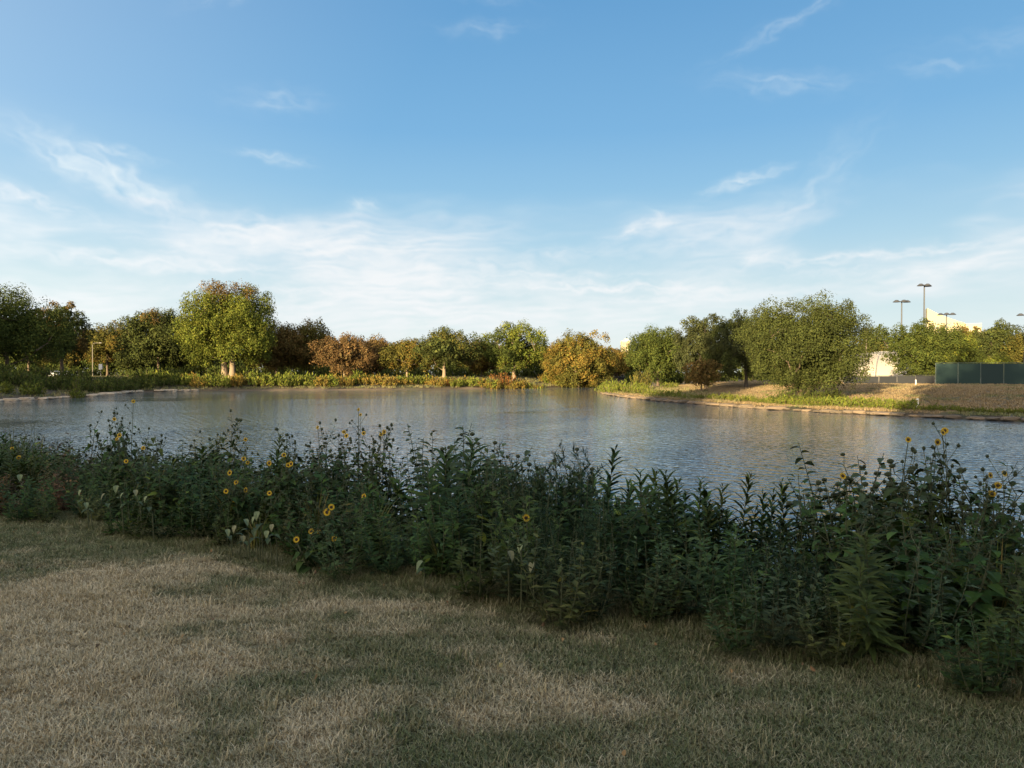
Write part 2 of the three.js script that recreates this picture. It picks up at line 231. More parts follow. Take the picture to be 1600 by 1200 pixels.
// a crown of leaf clumps on limbs; o: h height, w width, base (height where leaves begin, share of h), pal, leaf (m), cover, clumps, flat, trunks
function makeTree(name, label, group, o) {
  const g = thing(name, label, 'tree', group), r = rng(o.seed), h = o.h, w = o.w, y0 = h * (o.base ?? .15), cy = (y0 + h) / 2, ry = (h - y0) / 2, rx = w / 2;
  const cl = [], K = Math.round((o.clumps ?? 46) * 1.1), cr = (o.clumpSize ?? .2) * .84 * Math.min(w, h * 1.2), ph = r() * 100;
  for (let k = 0; k < K; k++) {
    const u = (k + .5) / K * 2 - 1, an = k * 2.39996 + r() * .8; let q = Math.sqrt(1 - u * u); const env = 1 + (o.env ?? .42) * noise(Math.cos(an) * 1.6 + ph, u * 1.8 + Math.sin(an) * 1.6), f = (k % 4 === 0 ? .4 + .3 * r() : .8 + .22 * r()) * env;
    if (o.boxy) q = Math.pow(q, o.boxy); const R = cr * (.5 + .85 * r()), sx = Math.max(.1, rx - R * .72), sy = Math.max(.1, ry - R * .62);
    const p = V(Math.cos(an) * q * sx * f, cy + u * sy * f + (o.flat ? -.1 * ry * (q * q) : 0), Math.sin(an) * q * sx * f * (o.deep ?? 1));
    if (o.narrowTop) { const k2 = lerp(1, 1 - o.narrowTop, sstep(-.1, 1, u)); p.x *= k2; p.z *= k2; }
    cl.push({ p, R, inner: k % 4 === 0 });
  }
  // trunk and limbs
  const wood = new MB(), TR = o.trunk ?? h * .024, tops = [], nT = o.trunks ?? 1;
  for (let k = 0; k < nT; k++) {
    const off = nT > 1 ? (k / (nT - 1) - .5) * TR * 2.4 : 0, pts = [], rad = [], lean = (r() - .5) * .06 * h + off * 1.6;
    for (let q = 0; q <= 7; q++) { const u = q / 7, y = u * lerp(y0, h, .52); pts.push(V(off + lean * u * u + (r() - .5) * TR * .5 * u, y - (q ? 0 : .35), (r() - .5) * TR * .5 * u)); rad.push(TR * (1.0 - .62 * u) * (q ? 1 : 1.5)); }
    wood.tube(pts, rad, 9); tops.push(pts);
  }
  const nodes = tops.flatMap((p) => p.slice(2));
  cl.map((c) => c.p).sort((a, b) => a.length() - b.length()).forEach((p, k) => {
    if (k % (o.limbEvery ?? 3)) return; p = p.clone().multiply(V(.8, 1, .8));
    let best = nodes[0], bd = 1e9; for (const n of nodes) { const dd = n.distanceTo(p) + Math.max(0, n.y - p.y + .05 * h) * 1.6; if (dd < bd) { bd = dd; best = n; } }
    const mid = best.clone().lerp(p, .5).add(V((r() - .5) * .08 * w, (r() - .3) * .05 * h, (r() - .5) * .08 * w)), m2 = best.clone().lerp(p, .78).add(V((r() - .5) * .05 * w, .02 * h, (r() - .5) * .05 * w));
    const a = Math.min(TR * .42, bd * .035 + .03); wood.tube([best.clone(), best.clone().lerp(mid, .5), mid, m2, p.clone()], [a, a * .8, a * .62, a * .42, a * .14], 6); nodes.push(mid, m2);
  });
  wood.build('trunk', o.bark ?? BARK, g, true);
  // leaves
  const L = o.leaf, pal = PAL[o.pal], alt = o.alt && PAL[o.alt], mb = new MB(), area = Math.PI * rx * ry, n = Math.min(o.max ?? 38000, Math.round((o.cover ?? 3.1) * 2.7 * area / (L * L * .38)));
  const tot = cl.reduce((s, c) => s + c.R * c.R, 0), N = V(), T = V(), B = V(), P = V();
  for (const c of cl) {
    const big = c.inner ? 2.0 : 1, m = Math.round(n * c.R * c.R / tot / (c.inner ? 2.6 : 1)), tone = .8 + .4 * r(), useAlt = alt && (o.altTop ? c.p.y > lerp(y0, h, .80) && r() < .8 : r() < (o.altShare ?? .3)), pp = useAlt ? alt : pal, sq = .78 + .2 * r(), ex = 1 + .35 * (r() - .5), droop = o.droop ?? 0, subs = [];
    const ns = 7 + Math.floor(r() * 5); for (let k = 0; k < ns; k++) { const u = 1 - 1.7 * (k + .5) / ns, an = k * 2.4 + r() * 6, q = Math.sqrt(Math.max(0, 1 - u * u)), f = c.R * (.55 + .3 * r()); subs.push({ p: V(Math.cos(an) * q * f * ex, u * f * sq * (droop && u < 0 ? 1 + droop : 1), Math.sin(an) * q * f).add(c.p), R: c.R * (.36 + .24 * r()), tone: .86 + .28 * r() }); }
    for (let k = 0; k < m; k++) {
      const u = 1 - 2 * Math.pow(r(), 1.35), an = r() * 6.28319, q = Math.sqrt(1 - u * u); N.set(q * Math.cos(an), u, q * Math.sin(an));
      const sb = subs[Math.floor(r() * ns)], lump = 1 + .3 * noise(N.x * 2.3 + sb.p.x * 3, N.z * 2.3 + N.y * 2 + sb.p.z * 3), rr = sb.R * Math.pow(r(), .4) * lump;
      P.copy(N).multiplyScalar(rr).add(sb.p);
      if (P.y < y0 * .82 + .3 * L * r()) continue;
      N.x += (r() - .5) * .8; N.y += (r() - .5) * .8 + .1; N.z += (r() - .5) * .8; N.normalize();
      T.set(r() - .5, (r() - .5) - droop * .8, r() - .5); T.addScaledVector(N, -T.dot(N)).normalize(); B.crossVectors(N, T);
      const s = L * big * (.55 + .8 * r()), b = s * (.30 + .16 * r()), col = pp[Math.floor(r() * pp.length)], vv = tone * sb.tone * (.88 + .24 * r()), cc = [col[0] * vv, col[1] * vv, col[2] * vv], lift = s * (.1 + .2 * r());
      const A = mb.v(P.x - T.x * s * .5, P.y - T.y * s * .5, P.z - T.z * s * .5, cc), C = mb.v(P.x + T.x * s * .5, P.y + T.y * s * .5, P.z + T.z * s * .5, cc);
      const D = mb.v(P.x + B.x * b + N.x * lift - T.x * s * .08, P.y + B.y * b + N.y * lift - T.y * s * .08, P.z + B.z * b + N.z * lift - T.z * s * .08, cc), E = mb.v(P.x - B.x * b + N.x * lift - T.x * s * .08, P.y - B.y * b + N.y * lift - T.y * s * .08, P.z - B.z * b + N.z * lift - T.z * s * .08, cc);
      mb.tri(A, C, D); mb.tri(A, E, C);
    }
  }
  const crown = mb.build('crown', o.mat ?? LEAF, g); g.rotation.y = o.turn ?? 0; return g;
}
// [name, bearing, width, top, distance, palette, label, extras]
const TREES = [
  ['shade_tree', 12, 165, 446, 122, 'green', 'tall dark green tree beside the road, tallest of the shaded roadside bank', { base: .06, clumps: 60, narrowTop: .35 }],
  ['shade_tree', -75, 150, 440, 112, 'green', 'dark green tree at the outer end of the shaded roadside bank', { base: .06 }],
  ['park_tree', 97, 84, 466, 140, 'oak', 'loose ragged olive tree between the tall dark tree and the street lamp', { base: .22, clumps: 34, cover: 2.2, clumpSize: .17, alt: 'brown' }],
  ['park_tree', 45, 90, 492, 158, 'green', 'dark tree standing behind the parked white cars', { base: .2 }],
  ['park_tree', 168, 104, 506, 200, 'olive', 'broad golden olive tree behind the street lamp', { base: .18, alt: 'gold', altShare: .4 }],
  ['park_tree', 214, 60, 532, 196, 'oak', 'small dull olive tree between lamp and large yellow green tree', { base: .1 }],
  ['park_tree', 248, 104, 481, 176, 'oak', 'brownish olive tree half hidden behind the large yellow green tree', { base: .12, alt: 'brown', altTop: 1, clumps: 50 }],
  ['cottonwood_tree', 357, 150, 441, 142, 'yellowgreen', 'large round yellow green cottonwood with two pale trunks and browned top', { base: .11, trunks: 2, bark: PALE_BARK, alt: 'brown', altTop: 1, clumps: 84, clumpSize: .17, droop: .45, trunk: .62, cover: 4.2, max: 72000, wf: 1.04, boxy: .85, env: .15 }],
  ['park_tree', 300, 80, 525, 182, 'green', 'low green tree behind the twin trunks', { base: .05 }],
  ['park_tree', 432, 92, 503, 157, 'brown', 'brown olive tree beside the large yellow green tree', { base: .06 }],
  ['park_tree', 484, 84, 497, 161, 'olive', 'thin topped olive tree with bare twigs above the russet tree', { base: .08, cover: 2.0, alt: 'brown' }],
  ['park_tree', 538, 92, 519, 150, 'russet', 'reddish russet tree with fine twiggy crown', { base: .05, bark: PALE_BARK, cover: 2.5 }],
  ['park_tree', 588, 66, 527, 164, 'brown', 'small rusty brown tree beside the reddish russet tree', { base: .05, alt: 'russet', altShare: .5 }],
  ['park_tree', 636, 74, 529, 153, 'olive', 'olive tree with slim pale trunk beside the spreading oak', { base: .12, wf: 1.22, alt: 'gold', trunk: .28, bark: PALE_BARK }],
  ['oak_tree', 694, 104, 514, 152, 'oak', 'spreading olive brown oak with thick sunlit trunk by the water', { base: .15, wf: 1.24, alt: 'olive', bark: PALE_BARK, trunk: .42, clumps: 54, cover: 2.6 }],
  ['park_tree', 752, 58, 531, 170, 'gold', 'orange brown tree between the oak and the tree with bare limbs', { base: .05, alt: 'russet', altShare: .45 }],
  ['park_tree', 803, 98, 503, 160, 'yellowgreen', 'yellow green tree with pale bare limbs showing through its crown', { base: .08, bark: PALE_BARK, cover: 2.1, alt: 'green', altShare: .5, limbEvery: 1, trunk: .4, clumps: 40, clumpSize: .17 }],
  ['park_tree', 858, 42, 548, 178, 'oak', 'low dull tree in the gap beside the golden round tree', { base: .05 }],
  ['park_tree', 903, 116, 517, 158, 'gold', 'rounded golden olive tree at the head of the lake', { base: .03, alt: 'olive', altShare: .5, clumps: 70, clumpSize: .17 }],
  ['park_tree', 965, 58, 549, 186, 'gold', 'small golden tree below the distant cream tower', { base: .05, alt: 'olive' }],
  ['park_tree', 1028, 96, 508, 128, 'green', 'two lobed fresh green tree at the neck of the headland', { base: .1, clumps: 48, clumpSize: .19 }],
  ['cedar_tree', 1104, 92, 493, 104, 'cedar', 'dark cedar with ragged arms on the headland', { base: .1, clumps: 44, clumpSize: .15, cover: 2.8, bark: DARK_BARK }],
  ['cedar_tree', 1166, 112, 481, 97, 'cedar', 'dark cedar standing against the great round oak', { base: .06, clumps: 60, clumpSize: .15, cover: 2.8, bark: DARK_BARK, alt: 'oak' }],
  ['young_tree', 1096, 46, 556, 93, 'brown', 'small brownish tree under the dark cedars', { base: .12, cover: 2.2 }],
  ['oak_tree', 1256, 196, 462, 68, 'oak', 'great round dense oak at the water side of the headland', { base: .03, clumps: 140, clumpSize: .135,  cover: 4.4, max: 100000, trunk: .3, trunks: 2, wf: 1.0, boxy: .65, env: .2 }],
  ['park_tree', 1368, 66, 509, 150, 'green', 'pale green tree rising behind the white dome', { base: .1, cover: 2.2, alt: 'olive' }],
  ['park_tree', 1432, 88, 500, 112, 'green', 'green tree beside the white dome, under the floodlights', { wf: 1, base: .03, clumps: 60, clumpSize: .17 }],
  ['park_tree', 1478, 92, 512, 113, 'green', 'bright green tree behind the green court fence', { base: .03, clumps: 60, clumpSize: .17, alt: 'yellowgreen' }],
  ['park_tree', 1512, 52, 504, 150, 'brown', 'brown topped tree in front of the slanted cream tower', { base: .15, cover: 2.2, clumps: 26 }],
  ['park_tree', 1556, 76, 505, 136, 'oak', 'olive tree behind the court fence with knobbly top', { base: .05 }],
  ['park_tree', 1612, 80, 515, 132, 'olive', 'olive brown tree at the far end of the court fence', { base: .05 }],
  ['young_tree', 1550, 60, 555, 118, 'yellowgreen', 'low yellow green tree behind the court fence', { base: .04 }],
];
TREES.forEach(([name, px, wpx, top, D, pal, label, ex], k) => {
  const p = at(px, D), h = heightTo(top, D) - p.y, w = wpx * D / F;
  const t = makeTree(name, label, null, { h: h * 1.0, w: w * (ex.wf ?? 1.16), seed: 100 + k * 7, pal, leaf: D * .0020, ...ex });
  t.position.copy(p); t.position.y -= .1;
});
// the wood behind: a second rank of trees, copies of a few
const rank = ['oak', 'olive', 'brown', 'green'].map((pal, k) => { const t = makeTree('far_tree', `far ${['dull olive', 'golden olive', 'brown', 'green'][k]} tree in the rank behind the lakeside trees`, 'far trees behind the lakeside ones', { h: 11, w: 15, base: .02, seed: 900 + k, pal, leaf: .5, clumps: 40, cover: 2.8 }); return t; });
{
  const r = rng(41); let used = [false, false, false, false];
  const spots = []; for (let px = -60; px < 1010; px += 44) spots.push([px + r() * 20, 212 + r() * 26]); for (let px = 1030; px < 1680; px += 80) spots.push([px + r() * 20, 172 + r() * 20]);
  spots.forEach(([px, D], k) => {
    const v = Math.floor(r() * 4), t = used[v] ? copyOf(rank[v]) : rank[v]; used[v] = true; const p = at(px, D), top = 534 + r() * 14;
    const s = (heightTo(top, D) - p.y) / 11; t.position.copy(p); t.scale.set(s * (1.0 + .3 * r()), s, s); t.rotation.y = r() * 6.28;
  });
}
// trees behind and beside the viewpoint, on the near bank: their long shadows lie over the foreground, the left bank and the court end
{
  const protos = [0, 1, 2].map((k) => makeTree('near_bank_tree', 'tall leafy tree on the near bank behind the viewpoint', 'trees on the near bank behind the viewpoint', { h: 12, w: 12, base: .04, seed: 700 + k, pal: 'green', leaf: .6, clumps: 60, clumpSize: .17, cover: 3.4, mat: LEAF_DENSE }));
  const ca = Math.cos(SUN_AZ), sa = Math.sin(SUN_AZ); let n = 0;
  // [across the sunlight, along it, height, width]
  const list = [[-34, -62, 16, 12], [-27, -66, 16, 12], [-20, -60, 16, 12], [-14, -65, 16, 12], [-8, -60, 16, 12], [-2, -64, 16, 12], [-27, -52, 13, 10], [-17, -50, 13, 10], [-9, -51, 13, 10], [2, -17, 32, 13], [9, -16, 33, 13], [16, -17, 33, 14], [24, -20, 31, 14],
    [-27, -40, 35, 10], [-44, -62, 14, 12], [-54, -60, 13, 12],
    [-82, -12, 15, 12], [-91, -10, 16.5, 12], [-100, -10, 17, 13], [-109, -8, 17, 13], [-118, -10, 17, 12], [-130, -5, 24, 13], [-140, -4, 25, 14], [-150, -2, 24, 14], [-161, 0, 21, 14]];
  const r = rng(8);
  for (const [c, s, h, w] of list) {
    const x = c * ca + s * sa, d = -c * sa + s * ca, t = n < 3 ? protos[n] : copyOf(protos[n % 3]); n++;
    t.position.set(x, ground(x, d) - .1, -d); t.scale.set(w / 12, h / 12, w / 12); t.rotation.y = r() * 6.28;
    if (c < -80) { t.userData.label = 'tall leafy tree on the side bank beyond the lake inlet'; t.userData.group = 'trees on the side bank beyond the inlet'; }
  }
}
console.log('trees done');

// ---------- shrubs and reeds along the far banks ----------
function makeShrub(name, label, group, o) {
  const g = thing(name, label, 'shrub', group), r = rng(o.seed), mb = new MB(), stems = new MB(), L = o.leaf, m = new THREE.Matrix4(), q = new THREE.Quaternion(), e = new THREE.Euler();
  const tpl = [[0, .05, 0], [.4, .2, .05], [1, 0, -.05]];
  for (let k = 0; k < o.stems; k++) {
    const a = r() * 6.283, rad = o.w * .5 * Math.sqrt(r()), hx = o.h * (.55 + .45 * r()) * (1 - .35 * (rad / (o.w * .5)) ** 2), b = V(Math.cos(a) * rad * .8, -.1, Math.sin(a) * rad * .8), t = V(Math.cos(a) * rad * 1.15 + (r() - .5) * .3, hx, Math.sin(a) * rad * 1.15 + (r() - .5) * .3);
    stems.tube([b, b.clone().lerp(t, .5), t], [.018, .014, .006], 4);
    for (let j = 0; j < o.per; j++) {
      const u = .12 + .9 * r(), p = b.clone().lerp(t, u).add(V((r() - .5) * .5, (r() - .5) * .3, (r() - .5) * .5).multiplyScalar(o.spread ?? 1)), s = L * (.6 + .8 * r()), col = PAL[o.pal][Math.floor(r() * 4)], v = .8 + .4 * r();
      e.set((r() - .35) * 2.2, r() * 6.283, (r() - .5) * 1.4); m.compose(p, q.setFromEuler(e), V(s, s, s)); mb.leaf(tpl, m, [col[0] * v, col[1] * v, col[2] * v]);
    }
  }
  stems.build('stem', BARK, g); mb.build('foliage', LEAF, g).userData.kind = 'stuff'; return g;
}
const SHRUBS = {
  reed: ['bank_shrub', 'tall yellow green waterside shrub on the sunlit far bank', 'shrubs lining the sunlit far bank', { h: 2.1, w: 2.6, stems: 22, per: 18, leaf: .42, pal: 'yellowgreen' }],
  gold: ['bank_shrub', 'golden olive waterside shrub on the sunlit far bank', 'golden shrubs lining the far bank', { h: 1.9, w: 2.8, stems: 22, per: 18, leaf: .4, pal: 'gold' }],
  under: ['undergrowth_bush', 'dark undergrowth bush below the lakeside trees', 'dark bushes below the lakeside trees', { h: 2.6, w: 4, stems: 22, per: 20, leaf: .5, pal: 'green' }],
  shade: ['bank_bush', 'shaded green bush on the roadside bank above the stony shore', 'bushes on the shaded roadside bank', { h: 1.9, w: 2.8, stems: 22, per: 22, leaf: .3, pal: 'green' }],
  head: ['headland_shrub', 'low bright green shrub at the waterline of the headland', 'low shrubs edging the headland', { h: .8, w: 1.5, stems: 18, per: 14, leaf: .2, pal: 'yellowgreen', spread: .6 }],
};
const shrubProto = {};
function shrub(kind, px, D, s, sy = 1) {
  const [name, label, group, o] = SHRUBS[kind], list = shrubProto[kind] ??= { n: 0, p: [0, 1, 2].map((k) => makeShrub(name, label, group, { ...o, seed: 300 + k + kind.length * 17 })) };
  const t = list.n < 3 ? list.p[list.n] : copyOf(list.p[list.n % 3]); list.n++;
  t.position.copy(at(px, D)); t.scale.set(s, s * sy, s); t.rotation.y = list.n * 2.4; return t;
}
{
  const r = rng(19);
  for (let px = 284; px < 850; px += 9.5) { const D0 = lerp(130, 146, (px - 284) / 566); shrub(r() < (px < 560 ? .75 : .4) ? 'reed' : 'gold', px, D0 - 1 + 4.5 * r(), .85 + .4 * r(), px > 600 ? .8 : 1); }
  for (let px = -40; px < 1000; px += 17) shrub('under', px + 10 * r(), (px < 260 ? 203 : 174) + 24 * r(), 1.1 + .6 * r());
  for (let px = 1000; px < 1330; px += 22) shrub('under', px + 10 * r(), 132 + 14 * r(), .9 + .5 * r());
  for (let px = 850; px < 940; px += 10) shrub(r() < .5 ? 'gold' : 'reed', px, 160 + 6 * r(), 1 + .5 * r());
  for (let px = -20; px < 285; px += 8) { const D0 = px < 160 ? lerp(90, 104, (px + 20) / 180) : lerp(104, 132, (px - 160) / 125); shrub('shade', px, D0 + 6 * r(), .8 + .45 * r()); if (r() < .5) shrub('shade', px + 4, D0 + 9 + 5 * r(), .9 + .6 * r()); }
  for (const [px, D, s] of [[8, 87, .7], [48, 88, .8], [62, 89, .6], [122, 92, .7], [228, 126, 1.2], [246, 128, 1.3], [268, 130, 1.1]]) shrub('reed', px, D, s);
  for (const [px, D, s] of [[944, 112, 1.6], [952, 107, 1.7], [962, 103, 1.5], [975, 104, 1.8], [985, 99, 1.5], [996, 97, 1.4], [1006, 94, 1.3], [1022, 89, 1.2], [1040, 86, 1.1], [1052, 85, 1.2], [1135, 75, .9], [1150, 74, .8], [955, 122, 2], [970, 126, 2.2], [1000, 110, 1.9], [1045, 112, 1.4], [1052, 116, 1.3]]) shrub('head', px, D, s);
  for (let px = 1202; px < 1425; px += 8) shrub('head', px + 4 * r(), lerp(65, 55, (px - 1202) / 220) + 1.3 * r(), .7 + .5 * r());
  for (let px = 1010; px < 1205; px += 9) shrub('head', px + 4 * r(), lerp(86, 65.5, (px - 1010) / 195) + 1.5 * r(), .5 + .45 * r());
  for (let px = 1430; px < 1620; px += 10) shrub('head', px + 4 * r(), lerp(54, 49, (px - 1430) / 190) + 1.2 * r(), .35 + .3 * r());
  for (let k = 0; k < 8; k++) shrub('shade', 1215 + 13 * k, 66 + r(), .5 + .2 * r());
}
{ const o = makeShrub('autumn_shrub', 'orange red autumn shrub at the foot of the far trees', null, { h: 3.4, w: 5, stems: 26, per: 24, leaf: .42, pal: 'orange', seed: 5 }); o.position.copy(at(786, 146)); 
  const p = makeShrub('autumn_shrub', 'low rust coloured shrub beside the oak trunk', null, { h: 1.6, w: 3, stems: 18, per: 18, leaf: .38, pal: 'orange', seed: 6 }); p.position.copy(at(705, 143));
  const y = makeShrub('young_bush', 'slender lone yellow green bush in front of the parked cars', null, { h: 3.2, w: 1.4, stems: 14, per: 22, leaf: .25, pal: 'yellowgreen', seed: 7 }); y.position.copy(at(120, 93)); 
  const w = makeShrub('waterside_bush', 'tall spiky green bush on the tip of the headland', null, { h: 4, w: 3, stems: 26, per: 22, leaf: .36, pal: 'olive', seed: 8 }); w.position.copy(at(1001, 116)); }
{ let n = 0; const seen = new Set(); scene.traverse((o) => { if (o.isMesh && !seen.has(o.geometry)) { seen.add(o.geometry); n += o.geometry.index ? o.geometry.index.count / 3 : o.geometry.attributes.position.count / 3; } }); console.log('shrubs done', Math.round(n), 'triangles'); }

// ---------- the near bank: plants between the mown grass and the water ----------
const FG_LEAF = new THREE.MeshPhysicalMaterial({ vertexColors: true, specularIntensity: .45, roughness: .85, side: THREE.DoubleSide });
const ONE_LEAF = (r, g, b) => new THREE.MeshStandardMaterial({ color: new THREE.Color().setRGB(r, g, b), roughness: .85, side: THREE.DoubleSide });
const STEM = std(.09, .10, .05, .9), STEM_RED = std(.12, .07, .05, .9);
const T = {
  lance: [[0, .012, 0], [.3, .085, .03], [.65, .07, 0], [1, 0, -.16]],
  willow: [[0, .01, 0], [.35, .055, .03], [1, 0, -.14]],
  small: [[0, .02, 0], [.45, .2, .05], [1, 0, -.08]],
  heart: [[0, .16, .02], [.16, .36, .05], [.45, .33, .03], [.78, .15, -.08], [1, 0, -.22]],
  round: [[0, .06, 0], [.22, .3, .03], [.55, .33, .02], [.85, .17, -.05], [1, 0, -.12]],
  needle: [[0, .05, 0], [1, 0, .0]],
};
const FG = {
  green: [[.042, .079, .020], [.034, .065, .017], [.055, .090, .023], [.029, .053, .016]],
  sage: [[.066, .090, .039], [.052, .076, .031], [.080, .103, .047], [.044, .067, .027]],
  blue: [[.029, .057, .025], [.024, .048, .022], [.037, .065, .027], [.020, .041, .019]],
  grass: [[.071, .107, .031], [.059, .090, .027], [.109, .125, .043], [.143, .133, .058]],
  dry: [[.125, .072, .04], [.1, .062, .036], [.15, .105, .055], [.085, .065, .04]],
};
const M4 = new THREE.Matrix4(), Q4 = new THREE.Quaternion(), ZA = V(0, 0, 1);
// a leaf at p growing along dir, its face turned to up
function leafMatrix(p, dir, s, roll, wide = 1) {
  const y = dir.clone().normalize(), x = V().crossVectors(y, Math.abs(y.y) > .97 ? ZA : UP).normalize(), z = V().crossVectors(x, y);
  if (roll) { const c = Math.cos(roll), n = Math.sin(roll), x2 = x.clone().multiplyScalar(c).addScaledVector(z, n); z.multiplyScalar(c).addScaledVector(x, -n); x.copy(x2); }
  return new THREE.Matrix4().makeBasis(x.multiplyScalar(s * wide), y.multiplyScalar(s), z.multiplyScalar(s)).setPosition(p);
}
let HUE = [1, 1, 1];                                   // each modelled plant has a tone of its own
const HUES = [[1, 1, 1], [1.45, 1.22, .85], [.8, .9, .95], [1.15, 1.2, 1.0], [1.3, 1.0, .8], [.95, 1.1, .8]];
const tint = (pal, r) => { const c = pal[Math.floor(r() * pal.length)], v = .72 + .56 * r(), y = r() < .04 ? 2 : 1; return [c[0] * v * HUE[0] * y, c[1] * v * HUE[1] * (y > 1 ? 1.6 : 1), c[2] * v * HUE[2]]; };
function curve(a, b, bend, n, r) { const out = []; for (let k = 0; k <= n; k++) { const u = k / n; out.push(a.clone().lerp(b, u).addScaledVector(bend, Math.sin(u * Math.PI)).add(V((r() - .5) * .012, 0, (r() - .5) * .012).multiplyScalar(k ? 1 : 0))); } return out; }
const on = (pts, u) => { const f = clamp(u, 0, .9999) * (pts.length - 1), k = Math.floor(f); return pts[k].clone().lerp(pts[k + 1], f - k); };
const outDir = (a, up) => V(Math.cos(a), up, Math.sin(a));

// plants are modelled one unit tall
const KINDS = {
  spire(g, r) {
    const st = new MB(), lf = new MB(), n = 2 + Math.floor(r() * 3);
    for (let s = 0; s < n; s++) {
      const a0 = r() * 6.283, h = s ? .72 + .25 * r() : 1, b = V(Math.cos(a0) * .05 * s, -.03, Math.sin(a0) * .05 * s), t = V(Math.cos(a0) * (.04 + .1 * s), h, Math.sin(a0) * (.04 + .1 * s)), pts = curve(b, t, V((r() - .5) * .06, 0, (r() - .5) * .06), 7, r);
      st.tube(pts, pts.map((_, k) => .0075 * (1 - .8 * k / 7)), 5);
      const m = Math.round(76 * h);
      for (let k = 0; k < m; k++) { const u = .18 + .82 * k / m, a = k * 2.4 + r() * .5, len = (.19 - .10 * Math.pow(u, 2.2)) * (.8 + .4 * r()) * (k > m - 5 ? .6 : 1), up = lerp(.05, 1.0, Math.pow(u, 3)) + .25 * r(); lf.leaf(T.lance, leafMatrix(on(pts, u), outDir(a, up), len, (r() - .5) * .6, 1.15), tint(FG.green, r)); }
    }
    return [st, lf];
  },
  herb(g, r, pal = FG.sage) {
    const st = new MB(), lf = new MB(), n = 8 + Math.floor(r() * 4);
    for (let s = 0; s < n; s++) {
      const a0 = s / n * 6.283 + r(), sp = .05 + .24 * r(), h = .6 + .4 * r(), b = V(Math.cos(a0) * .06, -.03, Math.sin(a0) * .06), t = V(Math.cos(a0) * sp, h, Math.sin(a0) * sp), pts = curve(b, t, V(Math.cos(a0) * .05, 0, Math.sin(a0) * .05), 5, r);
      st.tube(pts, pts.map((_, k) => .005 * (1 - .75 * k / 5)), 4);
      for (let k = 0; k < 44; k++) { const u = .1 + .9 * k / 44, a = k * 2.4 + r(), len = (.105 - .055 * u * u) * (.7 + .6 * r()); lf.leaf(r() < .5 ? T.small : T.willow, leafMatrix(on(pts, u).add(V((r() - .5) * .05, 0, (r() - .5) * .05)), outDir(a, .2 + .7 * r()), len, (r() - .5), 1.1), tint(pal, r)); }
    }
    return [st, lf];
  },
  leafy(g, r) { return KINDS.herb(g, r, FG.green); },
  feathery(g, r) {
    const st = new MB(), lf = new MB();
    for (let s = 0; s < 13; s++) {
      const a0 = s / 13 * 6.283 + r() * .5, sp = .06 + .3 * Math.sqrt(r()), h = .62 + .38 * r(), b = V(Math.cos(a0) * .04, -.03, Math.sin(a0) * .04), t = V(Math.cos(a0) * sp, h, Math.sin(a0) * sp), pts = curve(b, t, V(Math.cos(a0) * .06, 0, Math.sin(a0) * .06), 5, r);
      st.tube(pts, pts.map((_, k) => .006 * (1 - .8 * k / 5)), 4);
      for (let j = 0; j < 8; j++) {
        const u0 = .3 + .68 * j / 8, a = j * 2.4 + r(), q = on(pts, u0), e = q.clone().add(outDir(a, 1.1 + r()).normalize().multiplyScalar(.16 * (1.2 - u0 * .7)));
        for (let k = 0; k < 16; k++) { const u = k / 16, p = q.clone().lerp(e, u); lf.leaf(T.needle, leafMatrix(p, outDir(r() * 6.283, .5 + 1.1 * r()), .055 * (.7 + .6 * r()), r(), 1.1), tint(FG.blue, r)); }
      }
    }
    return [st, lf];
  },
  grass(g, r) {
    const lf = new MB(), st = new MB();
    for (let s = 0; s < 64; s++) {
      const a = r() * 6.283, len = .5 + .65 * r(), reach = .12 + .5 * r() * r(), b = V(Math.cos(a) * .06 * r(), -.02, Math.sin(a) * .06 * r()), col = tint(FG.grass, r), side = V(-Math.sin(a), 0, Math.cos(a)), w = .0075 + .006 * r(); let prev = null;
      for (let k = 0; k <= 5; k++) { const u = k / 5, p = b.clone().add(V(Math.cos(a) * reach * u * u * 1.3, len * (u - .34 * u * u * u * (reach / .3)), Math.sin(a) * reach * u * u * 1.3)), hw = w * (1 - u * u) * .9; const A = lf.v(p.x - side.x * hw, p.y, p.z - side.z * hw, col), B = lf.v(p.x + side.x * hw, p.y, p.z + side.z * hw, col); if (prev) lf.quad(prev[0], prev[1], B, A); prev = [A, B]; }
    }
    for (let s = 0; s < 3; s++) { const a = r() * 6.283; st.tube([V(0, 0, 0), V(Math.cos(a) * .05, .5, Math.sin(a) * .05), V(Math.cos(a) * .14, .95, Math.sin(a) * .14)], [.004, .003, .0015], 4); }
    return [st, lf];
  },
  dried(g, r) { return KINDS.herb(g, r, FG.dry); },
  // branching sunflower bush without open flowers: big heart leaves below, thin branchlets with buds above
  bush(g, r) {
    const st = new MB(), lf = new MB(), n = 4 + Math.floor(r() * 2), buds = [];
    for (let s = 0; s < n; s++) {
      const a0 = s / n * 6.283 + r() * .8, sp = .04 + .2 * r(), h = .72 + .22 * r(), b = V(Math.cos(a0) * .04, -.03, Math.sin(a0) * .04), t = V(Math.cos(a0) * sp, h, Math.sin(a0) * sp), pts = curve(b, t, V(Math.cos(a0) * .05, 0, Math.sin(a0) * .05), 6, r);
      st.tube(pts, pts.map((_, k) => .008 * (1 - .7 * k / 6)), 5);
      for (let k = 0; k < 24; k++) { const u = .12 + .88 * k / 24, a = k * 2.4 + r() * .7, len = (.15 - .085 * u) * (.75 + .5 * r()), q = on(pts, u), d = outDir(a, .35 - .3 * r()), p = q.clone().addScaledVector(d, .03); st.tube([q, p], [.002, .0015], 3); lf.leaf(T.heart, leafMatrix(p, outDir(a, .1 - .75 * r()), len, (r() - .5) * .6, .95), tint(FG.green, r)); }
